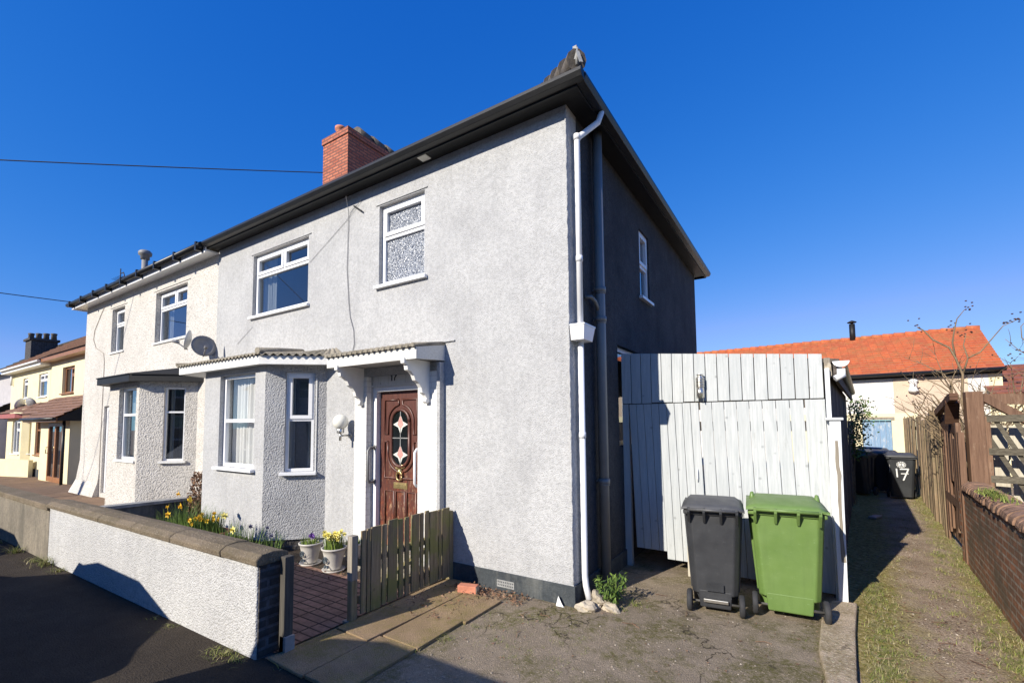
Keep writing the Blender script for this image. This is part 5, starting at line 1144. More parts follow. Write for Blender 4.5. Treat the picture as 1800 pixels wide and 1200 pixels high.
def halfdisc(c, rx_, rz_): return [(c[0]+rx_*math.cos(math.pi+math.pi*i/12), c[1], c[2]+rz_*math.sin(math.pi+math.pi*i/12)) for i in range(13)]
MB().prism(halfdisc((2.312, 1.535, 2.37), 0.072, 0.062), (0, 0.012, 0)).build('gutter_end', 'upvc', ln, 0.002)
MB().box(2.275, 2.345, 1.54, 1.57, 2.235, 2.292).build('gutter_bracket', 'upvc', ln, 0.003)
MB().tube([(2.335, 1.555, 2.235), (2.255, 1.535, 2.19)], [0.030, 0.032], 12).build('pipe_stub', 'upvc', ln)
m = MB(); m.bar((2.26, 1.56, 2.26), (2.85, 8.0, 2.26), 0.03, 0.16); m.build('eaves_board', 'shed_side', ln)

# ================================================================== wheelie bins
def wheelie(loc, rz, W, D, H, body, lid, label, group, front=None, bar_mat=None):
    r = thing('wheelie_bin', loc, label, 'wheelie bin', group, local=True, rz=rz)
    # back (wheels, handle) faces local -y
    tb = 0.80; zb0 = 0.05; zt = H-0.10; hb = W*tb/2; ht = W/2
    m = MB(); bd0 = D*0.60
    def ring(t_): 
        hw = hb+(ht-hb)*t_; y0 = 0.035*(1-t_); y1 = bd0+(D-bd0)*t_; z = zb0+(zt-zb0)*t_; c = 0.045
        return [(-hw+c, y0, z), (hw-c, y0, z), (hw, y0+c, z), (hw, y1-c, z), (hw-c, y1, z), (-hw+c, y1, z), (-hw, y1-c, z), (-hw, y0+c, z)]
    lv = [0, 0.06, 0.12, 0.14, 0.5, 0.93, 1.0]; k = 0; rings = []
    for t_ in lv:
        q = ring(t_)
        if t_ < 0.13: q = [(x, y+(0.10 if i in (0, 1, 2, 7) else 0), z) for i, (x, y, z) in enumerate(q)]
        rings.append(q)
    for q in rings: m.v += [Vector(p) for p in q]
    for i in range(len(rings)-1):
        for j in range(8): m.f.append((i*8+j, i*8+(j+1) % 8, (i+1)*8+(j+1) % 8, (i+1)*8+j)); m.sm.append(False)
    m.f.append(tuple(reversed(range(8)))); m.sm.append(False); m.f.append(tuple(range((len(rings)-1)*8, len(rings)*8))); m.sm.append(False)
    # skirt panel down the back between the wheels
    m.hexa([(-hb+0.06, 0.030, zb0+0.005), (hb-0.06, 0.030, zb0+0.005), (hb-0.06, 0.14, zb0+0.005), (-hb+0.06, 0.14, zb0+0.005), (-hb+0.045, 0.0275, 0.22), (hb-0.045, 0.0275, 0.22), (hb-0.045, 0.16, 0.22), (-hb+0.045, 0.16, 0.22)])
    b_ = m.build('body', body, r, 0.012)
    m = MB(); m.box(-ht-0.018, ht+0.018, -0.02, D+0.015, zt-0.045, zt); 
    m.build('rim', body, b_, 0.012)
    # vertical corner ribs on the sides
    for s_ in (-1, 1):
        for yy_ in (0.30, 0.62): MB().bar((s_*(hb+0.004), 0.04+bd0*yy_, 0.2), (s_*(ht+0.004), D*yy_, zt-0.05), 0.018, 0.03).build('side_rib', body, b_)
    # lid
    m = MB(); L = []
    prof = [(-0.045, 0.0, 1.0), (-0.045, 0.022, 1.0), (0.03, 0.052, 0.90), (D*0.30, 0.085, 0.84), (D*0.62, 0.090, 0.84), (D*0.93, 0.058, 0.92), (D+0.035, 0.018, 1.0), (D+0.035, -0.012, 1.0)]
    hw = ht+0.032; NX = 9
    for (y, z, wf_) in prof:
        for i in range(NX):
            t_ = -1+2*i/(NX-1); f_ = abs(t_); zz = z*(1-0.75*max(0, (f_-0.72)/0.28)**1.5) if z > 0.03 else z
            m.v.append(Vector((hw*t_, y, zt+0.006+zz)))
    for i in range(len(prof)-1):
        for j in range(NX-1): a = i*NX+j; m.f.append((a, a+1, a+NX+1, a+NX)); m.sm.append(True)
    n0 = len(m.v)
    for (y, z, wf_) in prof:
        for t_ in (-1, 1): m.v.append(Vector((hw*t_, y, zt+0.001)))
    for i in range(len(prof)-1):
        for s_, j in ((0, 0), (1, NX-1)): m.f.append((i*NX+j, (i+1)*NX+j, n0+2*(i+1)+s_, n0+2*i+s_)); m.sm.append(False)
    ld = m.build('lid', lid, r)
    so = ld.modifiers.new("solid", 'SOLIDIFY'); so.thickness = 0.006
    # handle bar with brackets and hinge lugs
    m = MB(); hy = -0.075
    m.tube([(-ht*0.86, hy, zt+0.015), (ht*0.86, hy, zt+0.015)], 0.016, 10); m.build('handle', lid, r)
    for x in (-ht*0.86, -ht*0.30, ht*0.30, ht*0.86):
        MB().prism([(x-0.012, -0.015, zt-0.12), (x-0.012, hy-0.014, zt-0.01), (x-0.012, hy-0.014, zt+0.03), (x-0.012, -0.01, zt+0.03)], (0.024, 0, 0)).build('bracket', lid if body == 'green_bin' else 'black_plastic', r, 0.004)
    if body == 'green_bin':
        for x in (-ht*0.92, ht*0.92): MB().lathe([(0.030, 0), (0.024, 0.06), (0.014, 0.10), (0.004, 0.105)], (x, D*0.45, zt+0.02), 10).build('lid_lug', lid, r)
    # wheels and axle
    wr = 0.10; wx = W/2+0.0
    MB().tube([(-wx+0.02, 0.055, wr), (wx-0.02, 0.055, wr)], 0.011, 10).build('axle', 'steel', r)
    for s_ in (-1, 1):
        wo = MB().lathe([(0.045, -0.024), (wr-0.012, -0.024), (wr, -0.014), (wr, 0.014), (wr-0.012, 0.024), (0.045, 0.024), (0.045, -0.024)], (s_*(wx-0.015), 0.055, wr), 28, axis=(1, 0, 0), cap=False).build('wheel', 'rubber', r)
        MB().lathe([(0.046, -0.018), (0.046, 0.018)], (s_*(wx-0.015), 0.055, wr), 16, axis=(1, 0, 0)).build('hub', 'black_plastic', wo)
    if bar_mat:
        m = MB(); m.box(-0.075, 0.075, 0.0, 0.004, 0.22, 0.29); m.build('grip_slot', 'black_plastic', r); MB().box(-0.10, 0.11, -0.008, 0.012, 0.115, 0.145).build('foot_bar', bar_mat, r, 0.004)
    return r
bin1 = wheelie((1.205, 0.52, GZ+0.004), R(8), 0.48, 0.55, 1.07, 'grey_bin', 'grey_lid', 'dark grey wheelie bin seen from behind, left of the green bin', 'wheelie bins in front of the side gate', bar_mat='steel')
bin2 = wheelie((1.80, 0.70, GZ+0.025), R(5), 0.585, 0.70, 1.07, 'green_bin', 'green_bin', 'faded green wheelie bin in front of the side gate', 'wheelie bins in front of the side gate')
MT['alley_black'] = bin_mat('alley_black', (0.030, 0.032, 0.036), (0.045, 0.048, 0.052), (0.12, 0.12, 0.12))
b17 = wheelie((3.83, 10.02, GZ+0.004), R(180-4), 0.50, 0.56, 1.07, 'alley_black', 'grey_lid', 'black wheelie bin with a painted white 17, nearest bin in the alley', 'bins along the alley')
# emblem and painted 17 on its front (local +y side)
nf = F((0, 0.60*0.56+0.40*0.56*0.60+0.012, 0.60), (-1, 0, 0), (0, 1, 0))
tiltn = Vector((0, 1, -0.22)).normalized()
class TF(F):
    def p(s, a, b, c=0): return s.O+s.u*a+(Z+Vector((0, 0.235, 0)))*b+Vector((0, 1, -0.235)).normalized()*c
nf = TF((0, 0.485, 0.60), (-1, 0, 0), (0, 1, 0))
m = MB(); stroke(m, nf, [(-0.085, 0.10), (-0.075, -0.08)], 0.026, -0.006, 0.004); stroke(m, nf, [(-0.02, 0.10), (0.12, 0.105), (0.03, -0.15)], 0.026, -0.006, 0.004); stroke(m, nf, [(-0.005, -0.005), (0.115, 0.0)], 0.018, -0.006, 0.004); m.build('painted_number', 'marking', b17)
m = MB(); pts = [(0.058*math.cos(a_*math.pi/12)+0.0, 0.20+0.050*math.sin(a_*math.pi/12)) for a_ in range(25)]; stroke(m, nf, pts, 0.010, -0.006, 0.004)
pts = [(0.078*math.cos(a_*math.pi/12)+0.0, 0.20+0.068*math.sin(a_*math.pi/12)) for a_ in range(0, 25)]
for i in range(0, 24, 2): stroke(m, nf, pts[i:i+2], 0.010, -0.006, 0.004)
stroke(m, nf, [(-0.03, 0.20), (0.03, 0.20)], 0.05, -0.006, 0.003); m.build('emblem', 'marking', b17)
MB().prism([nf.p(0.004, 0.222, 0.004), nf.p(-0.014, 0.205, 0.004), nf.p(0.0, 0.18, 0.004), nf.p(0.014, 0.20, 0.004)], nf.n*0.002).build('emblem_centre', 'black_plastic', b17)
MB().box(0.20, 0.205, 0.50, 0.51, 0.62, 0.90).build('side_label', 'marking', b17)
def cpbin(src, loc, rz, label):
    c = copy_tree(src); c.location = loc; c.rotation_euler = (0, 0, rz); c['label'] = label
    for ch in list(c.children):
        if ch.name.split('.')[0] in ('painted_number', 'emblem', 'emblem_centre', 'side_label'): bpy.data.objects.remove(ch)
    return c
cpbin(b17, (3.66, 11.0, GZ+0.004), R(176), 'middle black bin in the alley, directly behind the one painted 17')
cpbin(b17, (3.60, 12.1, GZ+0.004), R(180), 'rearmost black bin in the row by the alley fence')
bl = wheelie((3.18, 10.3, GZ+0.004), R(150), 0.55, 0.62, 1.06, 'alley_black', 'alley_black', 'dark bin in the shade on the left of the alley, blue lid on top', 'bins along the alley')
bs = MB(); bs.bar((3.00, 9.9, 1.10), (3.40, 10.35, 1.07), 0.42, 0.05); tag(bs.build('crate_lid', 'blue_plastic', None, 0.01), 'blue plastic lid lying on the shaded alley bin', 'lid')
cpbin(b17, (3.42, 11.4, GZ+0.004), R(165), 'grey-green bin half lit behind the blue lid')
tag(MB().bar((2.95, 6.6, GZ+0.03), (3.08, 6.9, GZ+0.03), 0.12, 0.04).build('paving_brick', 'grey_pipe', None, 0.006), 'loose pale block lying in the shade of the alley', 'brick')

# ================================================================== right side of the alley
bwl = thing('brick_wall', (3.45, 1.5, GZ), 'mossy brown brick wall with rounded coping on the right of the alley', 'wall')
BW0, BW1 = Vector((3.17, -1.2, 0)), Vector((3.60, 3.70, 0)); bf_ = F(BW1, BW0-BW1); BWL = (BW1-BW0).length
# normal must face the alley (-x)
if bf_.n.x > 0: bf_.n = -bf_.n
m = MB(); m.fb(bf_, 0, BWL, GZ-0.1, 0.89, -0.22, 0); m.build('wall', 'wall_brick', bwl, 0.005)
rnd = random.Random(8); a = 0.0
m = MB()
while a < BWL:
    l = 0.068; r_ = 0.135+rnd.uniform(-0.006, 0.006); c_ = -0.11+rnd.uniform(-0.005, 0.005); z0 = 0.895+rnd.uniform(-0.004, 0.004)
    pr = [bf_.p(a, z0, c_+r_)]+[bf_.p(a, z0+0.025+(r_)*0.62*math.sin(math.pi*i/8), c_+r_*math.cos(math.pi*i/8)) for i in range(9)]+[bf_.p(a, z0, c_-r_)]
    m.prism(pr, bf_.u*l); a += l+0.009
m.build('coping', 'coping_brick' if 'coping_brick' in MT else 'terracotta', bwl, 0.004)
m = MB(); m.fb(bf_, 0.01, BWL, 0.87, 0.93, -0.21, -0.01); m.build('mortar_bed', 'concrete', bwl)
def fence_board(parent, mat, P, w, z0, z1, d, th=0.02, top=0.0, name='board'):
    """vertical board whose width runs along d, P= start"""
    P = Vector(P); n = Vector((d.y, -d.x, 0)); m = MB()
    q = [P, P+d*w, P+d*w+n*th, P+n*th]
    m.hexa([v+Z*z0 for v in q]+[q[0]+Z*z1, q[1]+Z*(z1+top), q[2]+Z*(z1+top), q[3]+Z*z1]); return m.build(name, mat, parent, 0.002)
# brown framed gate and arch at the end of the brick wall
ga = thing('garden_gate', (3.7, 4.2, GZ), 'brown stained board gate with an arched top beside the brick wall', 'gate')
dA = (Vector((3.88, 7.0, 0))-Vector((3.62, 3.9, 0))).normalized()
nA = Vector((dA.y, -dA.x, 0))
P0 = Vector((3.60, 3.80, 0))
def along(t_, off=0.0): return P0+dA*t_+nA*off
fence_board(ga, 'brown_timber', along(0.0), 0.10, GZ, 1.60, dA, 0.06, name='stile')
fence_board(ga, 'brown_timber', along(0.14), 0.14, GZ, 1.72, dA, 0.05, name='stile')
tops = [(0.32, 0.16, 0.30, 1.52), (0.50, 0.15, 0.30, 1.50), (0.67, 0.10, 0.22, 1.93), (0.84, 0.22, 0.9, 1.62), (1.12, 0.14, 0.20, 1.88), (1.42, 0.14, 0.10, 1.84), (1.62, 0.15, GZ, 1.82)]
for (t_, w_, z0, z1) in tops: fence_board(ga, 'brown_timber', along(t_, 0.02), w_, z0, z1, dA, 0.025)
for i in range(7): fence_board(ga, 'brown_timber', along(0.30+i*0.20, 0.055), 0.17, 0.05, 1.42, dA, 0.02)
m = MB(); m.bar(along(0.28, 0.04)+Z*0.62, along(1.75, 0.04)+Z*0.62, 0.04, 0.12); m.build('rail', 'brown_timber', ga)
m = MB(); m.bar(along(0.28, 0.04)+Z*1.62, along(1.75, 0.04)+Z*1.70, 0.04, 0.12); m.build('rail', 'brown_beam', ga)
pts = [along(0.10)+Z*2.06, along(0.45)+Z*2.03, along(0.75)+Z*1.99]
MB().bar(pts[0], pts[1], 0.08, 0.09).build('arch_rail', 'brown_beam', ga); MB().bar(pts[1], pts[2], 0.08, 0.09).build('arch_rail', 'brown_beam', ga)
MB().bar(along(0.72)+Z*2.0, along(1.85)+Z*1.86, 0.07, 0.09).build('arch_rail', 'brown_timber', ga)
MB().bar(along(0.42, 0.02)+Z*2.0, along(0.62, 0.02)+Z*1.72, 0.06, 0.14, nA).build('arch_brace', 'brown_beam', ga)
# stout brown post standing on the wall end
bp = thing('gate_post', (3.80, 3.85, 0.8), 'stout square brown post standing on the end of the brick wall', 'post')
m = MB(); m.box(3.712, 3.870, 3.86, 4.01, 0.84, 2.115); m.build('post', 'brown_timber', bp, 0.006)
m = MB(); m.bar((3.88, 3.95, 2.05), (4.30, 4.10, 1.74), 0.04, 0.10); m.build('brace', 'brown_timber', bp)
m = MB(); m.bar((3.88, 3.99, 2.02), (5.4, 4.25, 1.98), 0.05, 0.13); m.build('beam', 'brown_timber', bp)
pr_ = thing('brick_pier', (3.68, 3.95, GZ), 'narrow orange brick pier under the stout brown post', 'pier'); MB().box(3.615, 3.84, 3.74, 4.02, GZ-0.05, 0.835).build('pier', 'wall_brick_orange' if 'wall_brick_orange' in MT else 'wall_brick', pr_)
# trellis behind the brick wall
tr_ = thing('trellis', (4.3, 3.9, 0.7), 'dark weathered lattice trellis with pale boards behind it, above the brick wall', 'trellis')
T0 = Vector((3.885, 3.92, 0)); dT = Vector((1, -0.42, 0)).normalized()
for z in (1.77, 1.36, 1.02, 0.70): MB().bar(T0+Z*z, T0+dT*1.5+Z*(z+0.02), 0.03, 0.085).build('rail', 'trellis', tr_, 0.002)
for i in range(11):
    a = T0+dT*(0.02+i*0.16)+Vector((0, 0.03, 0))
    MB().bar(a+Z*1.74-dT*0.08, a+dT*0.36+Z*0.72, 0.02, 0.045).build('lattice', 'trellis', tr_)
MB().box(3.872, 3.925, 3.90, 3.96, 0.84, 1.80).build('end_post', 'brown_timber', tr_, 0.003)
pb = thing('board_fence', (4.6, 4.2, GZ), 'sunlit pale boards standing behind the lattice trellis', 'fence')
for i in range(11): fence_board(pb, 'pale_board', (4.0+i*0.15, 4.22-i*0.055, 0), 0.14, 0.3, 1.68, Vector((1, -0.37, 0)).normalized())
# pale weathered fence further up the alley
fn = thing('board_fence', (4.0, 8, GZ), 'weathered vertical board fence along the right side of the alley, past the brown gate', 'fence')
rnd = random.Random(4); F0 = Vector((3.815, 5.75, 0)); F1 = Vector((4.60, 14.6, 0)); dF = (F1-F0).normalized(); t_ = 0.0; L = (F1-F0).length
while t_ < L:
    w_ = rnd.uniform(0.10, 0.16); z1 = rnd.uniform(1.78, 2.0) if t_ < 1.6 else rnd.uniform(1.74, 1.86)
    fence_board(fn, 'fence_timber', F0+dF*t_+Vector((rnd.uniform(-0.03, 0.02), 0, 0)), w_, GZ, z1, dF, 0.022, rnd.uniform(-0.02, 0.02)); t_ += w_+rnd.uniform(0.01, 0.05)
for z in (0.4, 1.55): MB().bar(F0+Z*z+Vector((0.05, 0, 0)), F1+Z*z+Vector((0.05, 0, 0)), 0.04, 0.08).build('rail', 'fence_timber', fn)
for i, (x, y, s_, z1) in enumerate(((3.80, 5.62, 0.085, 1.98), (3.93, 7.0, 0.09, 1.93))):
    p_ = thing('fence_post', (x, y, GZ), ['pale square fence post next to the brown gate', 'second pale fence post, just right of the alley bins'][i], 'post'); MB().box(x-s_/2, x+s_/2, y-s_/2, y+s_/2, GZ, z1).build('post', 'fence_timber', p_, 0.004)
# low left boundary beyond the lean-to
lf = thing('board_fence', (3.0, 11, GZ), 'dark shaded fence on the left of the alley beyond the lean-to', 'fence')
for i in range(42): a = Vector((2.76, 8.0, 0))+AD*(i*0.15); fence_board(lf, 'shed_side', a, 0.14, GZ, 1.75, AD)

# ================================================================== outbuilding across the end of the alley
eb = thing('outbuilding', (4, 17, GZ), 'white and beige outbuilding with an orange tiled roof and blue door at the alley end', 'outbuilding')
ed = Vector((1, -0.10, 0)).normalized(); en = Vector((-0.10, -1, 0)).normalized(); E0 = Vector((-4.6, 16.86, 0))
EL = 11.45
ef = F(E0, ed, en)
m = MB(); wallf(m, ef, EL, GZ-0.1, 3.30, [(8.33, 9.12, GZ-0.1, 1.76)], thick=0.3); m.build('wall', 'white_render', eb)
m = MB(); m.fb(ef, 9.22, 11.0, 0.2, 3.14, 0.001, 0.02); 
m.build('beige_render', 'beige_render', eb)
m = MB(); m.fb(ef, EL, EL+0.30, GZ-0.1, 3.25, -6.0, 0.0); m.build('gable_wall', 'yellow_render', eb)
m = MB(); m.fb(ef, 8.0, 11.2, GZ-0.1, 1.98, 0.021, 0.05); 
m2 = MB(); wallf(m2, F(E0+en*0.03, ed, en), 8.33, GZ-0.1, 1.98, [], thick=0.03, a_start=6.0); m2.fb(ef, 9.12, 9.8, GZ-0.1, 1.98, 0.0, 0.035); m2.fb(ef, 8.33, 9.12, 1.78, 1.98, 0.0, 0.035); m2.build('wall_base', 'yellow_render', eb)
m = MB()
for i in range(5): m.fb(ef, 8.34+i*0.156, 8.34+(i+1)*0.156-0.006, GZ-0.08, 1.74, -0.10, -0.07)
m.build('door', 'blue_door', eb)
m = MB(); m.fb(ef, 8.25, 9.20, 1.76, 1.86, -0.02, 0.06); m.build('lintel', 'bare_wood', eb)
RT = 1.72
e0 = ef.p(-0.2, 3.30, 0.25); e1 = ef.p(EL+0.35, 3.30, 0.25); r0 = ef.p(-0.2, 3.30+RT, -3.0); r1 = ef.p(EL+0.28, 3.30+RT, -3.0)
m = MB(); tiled_slope(m, e0, e1, r1, r0, 17, 0.028); m.face([r0, r1, ef.p(EL+0.35, 3.3, -6.2), ef.p(-0.2, 3.3, -6.2)]); m.face([e1, r1, ef.p(EL+0.35, 3.3, -6.2)]); rf2 = m.build('roof', 'orange_tiles', eb)
m = MB(); n_ = 36
for i in range(n_): a = r0.lerp(r1, i/n_)+Z*0.0; b = r0.lerp(r1, (i+1.06)/n_); m.tube([a+Z*0.02, b], [0.10, 0.085], 8)
m.build('ridge_tile', 'orange_tiles', rf2)
m = MB(); m.tube([ef.p(-0.2, 3.27, 0.30), ef.p(EL+0.35, 3.27, 0.30)], 0.06, 8); m.fb(ef, -0.2, EL+0.3, 3.16, 3.29, 0.0, 0.06); m.build('gutter', 'black_gutter', eb)
m = MB(); q = ef.p(8.15, 4.9, -2.95); m.tube([q, q+Z*0.75], 0.10, 12); m.lathe([(0.15, 0), (0.16, 0.03), (0.02, 0.10)], q+Z*0.80, 12); m.tube([q+Z*0.7, q+Z*0.82], 0.05, 6); m.build('flue', 'black_paint', eb)
m = MB(); m.lathe([(0.05, 0), (0.14, 0.05), (0.14, 0.1), (0.1, 0.2), (0.1, 0.35), (0.14, 0.4), (0.05, 0.45)], ef.p(9.72, 2.65, 0.10), 10); m.build('floodlight', 'upvc', eb)
fb_ = thing('brown_roofed_house', (9.0, 16, GZ), 'cream building with a low brown tiled roof at the right edge', 'building')
fb2 = F((7.3, 15.2, 0), (1, -0.06, 0), (-0.06, -1, 0))
m = MB(); m.fb(fb2, -0.55, 5, GZ, 2.52, -0.3, 0); m.build('wall', 'yellow_render', fb_)
m = MB(); tiled_slope(m, fb2.p(-0.65, 2.50, 0.2), fb2.p(5, 2.50, 0.2), fb2.p(5, 3.55, -2.4), fb2.p(-0.65, 3.55, -2.4), 7, 0.05); m.build('roof', 'tile_rust' if 'tile_rust' in MT else 'tile_brown', fb_)
m = MB(); m.fb(fb2, -0.2, 5, 2.36, 2.48, 0.0, 0.22); m.build('fascia', 'white_paint', fb_)

# ================================================================== rose shrub, ivy, weeds
rs = thing('rose_bush', (4.15, 5.6, GZ), 'bare leggy rose bush with dark hips rising above the brown gate', 'shrub')
m = MB(); tips = []
random.seed(21)
def cane(p, d, L, r, depth):
    pts = [p.copy()]; n_ = 7
    for i in range(n_): d = (d+rv()*0.16+Z*0.02).normalized(); p = p+d*(L/n_); pts.append(p.copy())
    m.tube(pts, [r*(1-0.6*i/n_) for i in range(n_+1)], 5)
    if depth > 0:
        for _ in range(3 if depth > 1 else 4):
            i = random.randint(2, n_); dd = (d*0.5+rv()*0.8+Z*0.15).normalized(); cane(pts[i], dd, L*random.uniform(0.35, 0.6), r*0.5, depth-1)
    else: tips.append(p.copy())
base = Vector((4.15, 5.6, GZ))
def guided(pts, r): m.tube([Vector(p) for p in pts], [r*(1-0.65*i/(len(pts)-1)) for i in range(len(pts))], 6)
guided([(4.15, 5.6, GZ), (4.12, 5.6, 1.2), (4.02, 5.5, 2.05), (4.05, 5.5, 2.45), (3.98, 5.5, 2.72), (3.92, 5.5, 2.88), (3.74, 5.5, 3.02), (3.64, 5.5, 3.18), (3.56, 5.5, 3.25)], 0.022)
guided([(3.98, 5.5, 2.72), (3.96, 5.5, 2.95), (3.99, 5.5, 3.15), (4.03, 5.5, 3.32), (4.12, 5.5, 3.45)], 0.013)
guided([(4.05, 5.5, 2.45), (4.12, 5.5, 2.70), (4.08, 5.5, 2.90), (4.12, 5.5, 3.08)], 0.013)
guided([(4.12, 5.5, 2.70), (4.26, 5.5, 2.78), (4.40, 5.5, 2.98), (4.52, 5.5, 3.15), (4.66, 5.5, 3.22)], 0.012)
guided([(4.15, 5.6, 0.5), (3.9, 5.5, 1.8), (3.7, 5.5, 2.15), (3.5, 5.5, 2.22)], 0.016); guided([(4.15, 5.6, 0.8), (4.05, 5.5, 2.0), (3.8, 5.5, 2.28), (3.56, 5.5, 2.45)], 0.014)
for i in range(30):
    a = random.uniform(0, 6.28); cane(base+Vector((0.1*math.cos(a), 0.1*math.sin(a), random.uniform(0.8, 1.5))), Vector((0.55*math.cos(a)+0.1, 0.4*math.sin(a), 1)).normalized(), random.uniform(0.9, 1.35), 0.017, 2)
m.build('canes', 'bark', rs)
m = MB()
for c_ in ((3.56, 5.5, 3.28), (4.14, 5.5, 3.48), (3.98, 5.5, 3.2), (4.68, 5.5, 3.24), (4.60, 5.5, 3.2), (3.50, 5.5, 2.22), (4.12, 5.5, 3.1), (3.56, 5.5, 2.45)):
    for _ in range(8): m.blob(Vector(c_)+Vector((random.gauss(0, 0.05), random.gauss(0, 0.04), random.gauss(0, 0.05))), 0.016, 0.014, 0.012, random.randint(0, 99), 0.05, 1)
for p in tips:
    if random.random() < 0.10: m.blob(p, 0.012, 0.012, 0.014, 1, 0.05, 1)
tag(m.build('hips', 'rosehip', rs), kind='stuff')
sb2 = thing('bare_shrub', (5.3, 5.4, GZ), 'thin bare twigs with dark buds against the sky at the right edge', 'shrub')
m = MB(); tips = []
guided([(5.3, 5.5, GZ), (5.2, 5.5, 1.6), (5.2, 5.5, 2.5), (4.95, 5.5, 2.68), (4.80, 5.5, 2.78), (4.70, 5.5, 2.95), (4.70, 5.5, 3.12), (4.80, 5.5, 3.24)], 0.012)
guided([(4.80, 5.5, 2.78), (4.95, 5.5, 2.95), (5.12, 5.5, 3.1), (5.15, 5.5, 3.3)], 0.008)
for i in range(5): cane(Vector((5.25, 5.5, 1.8)), Vector((random.uniform(-0.5, 0.3), 0.1, 1)).normalized(), 1.0, 0.012, 2)
m.build('twigs', 'bark', sb2); m = MB()
for p in tips+[Vector((4.80, 5.5, 3.26)), Vector((4.70, 5.5, 2.72)), Vector((4.76, 5.5, 2.6)), Vector((4.72, 5.5, 2.5))]:
    for _ in range(2): m.blob(p+rv()*0.03, 0.016, 0.013, 0.012, 1, 0.05, 1)
tag(m.build('buds', 'rosehip', sb2), kind='stuff')
iv = thing('ivy', (2.95, 8.6, 1.6), 'straggling climber hanging off the far corner of the lean-to', 'climber')
m = MB()
random.seed(5)
for i in range(900):
    t_ = random.random(); p = Vector((2.86+random.gauss(0.0, 0.10)+0.16*(1-abs(t_-0.75)), 8.5+random.gauss(0, 0.25), 0.95+1.25*t_+random.gauss(0, 0.05))); leaf(m, p, rv()-Z*0.3, rv(), 0.055, 0.04)
m.build('foliage', 'leaf_green', iv); m = MB()
for i in range(10): m.tube([(2.82+random.uniform(-.05, .05), 8.4, GZ), (2.84+random.uniform(-.1, .1), 8.5, 1.2), (2.95+random.uniform(-.15, .25), 8.5, 2.1+random.uniform(-.2, .15))], 0.008, 4)
m.build('stems', 'bark', iv)
wd = thing('weed', (0.30, 0.22, GZ), 'bushy green weed growing at the foot of the grey soil pipe', 'weed', local=True)
m = MB(); random.seed(3)
for s_ in range(16):
    a = random.uniform(0, 6.28); top_ = Vector((0.15*math.cos(a), 0.15*math.sin(a), random.uniform(0.16, 0.34)))
    for j in range(22):
        p = top_*(0.2+0.8*j/22); leaf(m, p, (rv()+Vector((0, 0, -0.3))), Z+rv()*0.5, random.uniform(0.05, 0.085), 0.022)
m.build('foliage', 'leaf_green', wd); stems(14, 0.3, 0.05).build('stems', 'leaf_green', wd)

def stuff_obj(name, m, mat, label, cat): return tag(m.build(name, mat), label, cat, kind='stuff')
random.seed(12)
gm, dm = MB(), MB()
def tuft(x, y, n, h, s_, z=GZ, dry=0.48):
    for _ in range(n):
        a = random.uniform(0, 6.28); r_ = s_*abs(random.gauss(0, 0.6)); t_ = dm if random.random() < dry else gm
        blade(t_, (x+r_*math.cos(a), y+r_*math.sin(a), z), h*random.uniform(0.4, 1.1), random.uniform(0.5, 1.8), random.uniform(0, 6.28), 0.0028, 3, 0.7)
# foot of the brick wall and fence
for i in range(330):
    t_ = random.random()**1.1; y = -0.6+t_*14; x = 3.25+0.088*(y+1.0) + (0.02 if y < 3.7 else 0.0)
    tuft(x-abs(random.gauss(0, 0.22)), y, int(46 if y < 5 else 18), random.uniform(0.03, 0.08), 0.12)
# edge beside the drive kerb
for i in range(170):
    y = random.uniform(-1.2, 2.6); x = 2.33+0.06*y+abs(random.gauss(0, 0.10)); tuft(x, y, 34, random.uniform(0.025, 0.065), 0.09)
# scattered
for i in range(160): tuft(random.uniform(2.4, 3.4), random.uniform(-0.8, 6), 12, random.uniform(0.02, 0.05), 0.10, dry=0.6)
# drive moss tufts, wall foot
for (x, y, n, h) in ((-0.55, -0.9, 40, 0.05), (-0.62, -1.2, 60, 0.06), (-0.7, -1.5, 30, 0.05), (-0.25, -1.0, 60, 0.035), (0.0, -1.15, 40, 0.03), (-0.3, -0.55, 20, 0.03), (-1.95, -2.36, 90, 0.07), (-2.1, -2.35, 50, 0.05), (-1.78, -2.34, 60, 0.06), (-3.2, -2.36, 30, 0.04), (-2.9, -2.36, 30, 0.04), (-5.9, -2.42, 60, 0.10), (-6.4, -2.44, 110, 0.22), (-6.75, -2.46, 50, 0.12), (-7.6, -2.48, 90, 0.18), (-8.6, -2.5, 50, 0.10), (-1.4, -2.15, 50, 0.06), (-1.2, -0.95, 30, 0.06), (-1.12, -1.55, 40, 0.04), (0.5, 0.35, 60, 0.08), (0.45, 0.15, 40, 0.06), (2.05, 0.35, 60, 0.05), (2.1, -0.2, 50, 0.04), (1.3, 1.3, 30, 0.05), (2.15, 0.9, 40, 0.07), (2.27, 1.3, 40, 0.12)):
    tuft(x, y, n, h, 0.10, dry=0.3)
for i in range(90): tuft(random.gauss(0.0, 0.45), random.gauss(-0.75, 0.30), 26, random.uniform(0.012, 0.03), 0.10, dry=0.35)
for i in range(50): tuft(random.uniform(2.0, 2.2), random.uniform(-0.9, 1.3), 14, random.uniform(0.015, 0.04), 0.06, dry=0.5)
for i in range(26): tuft(random.uniform(-3.9, -2.5), random.uniform(-0.95, -0.6), 6, 0.04, 0.08)
for x, y, n in ((3.45, 2.2, 90), (3.47, 2.45, 110), (3.44, 1.9, 50)):
    for _ in range(n): blade(gm, (x+0.02+random.gauss(0.04, 0.04), y+random.gauss(0, 0.08), 1.0), random.uniform(0.03, 0.09), 0.8, random.uniform(0, 6.28), 0.005, 3)
stuff_obj('grass', gm, 'grass', 'green grass and weeds along the edges of the alley, walls and drive', 'grass')
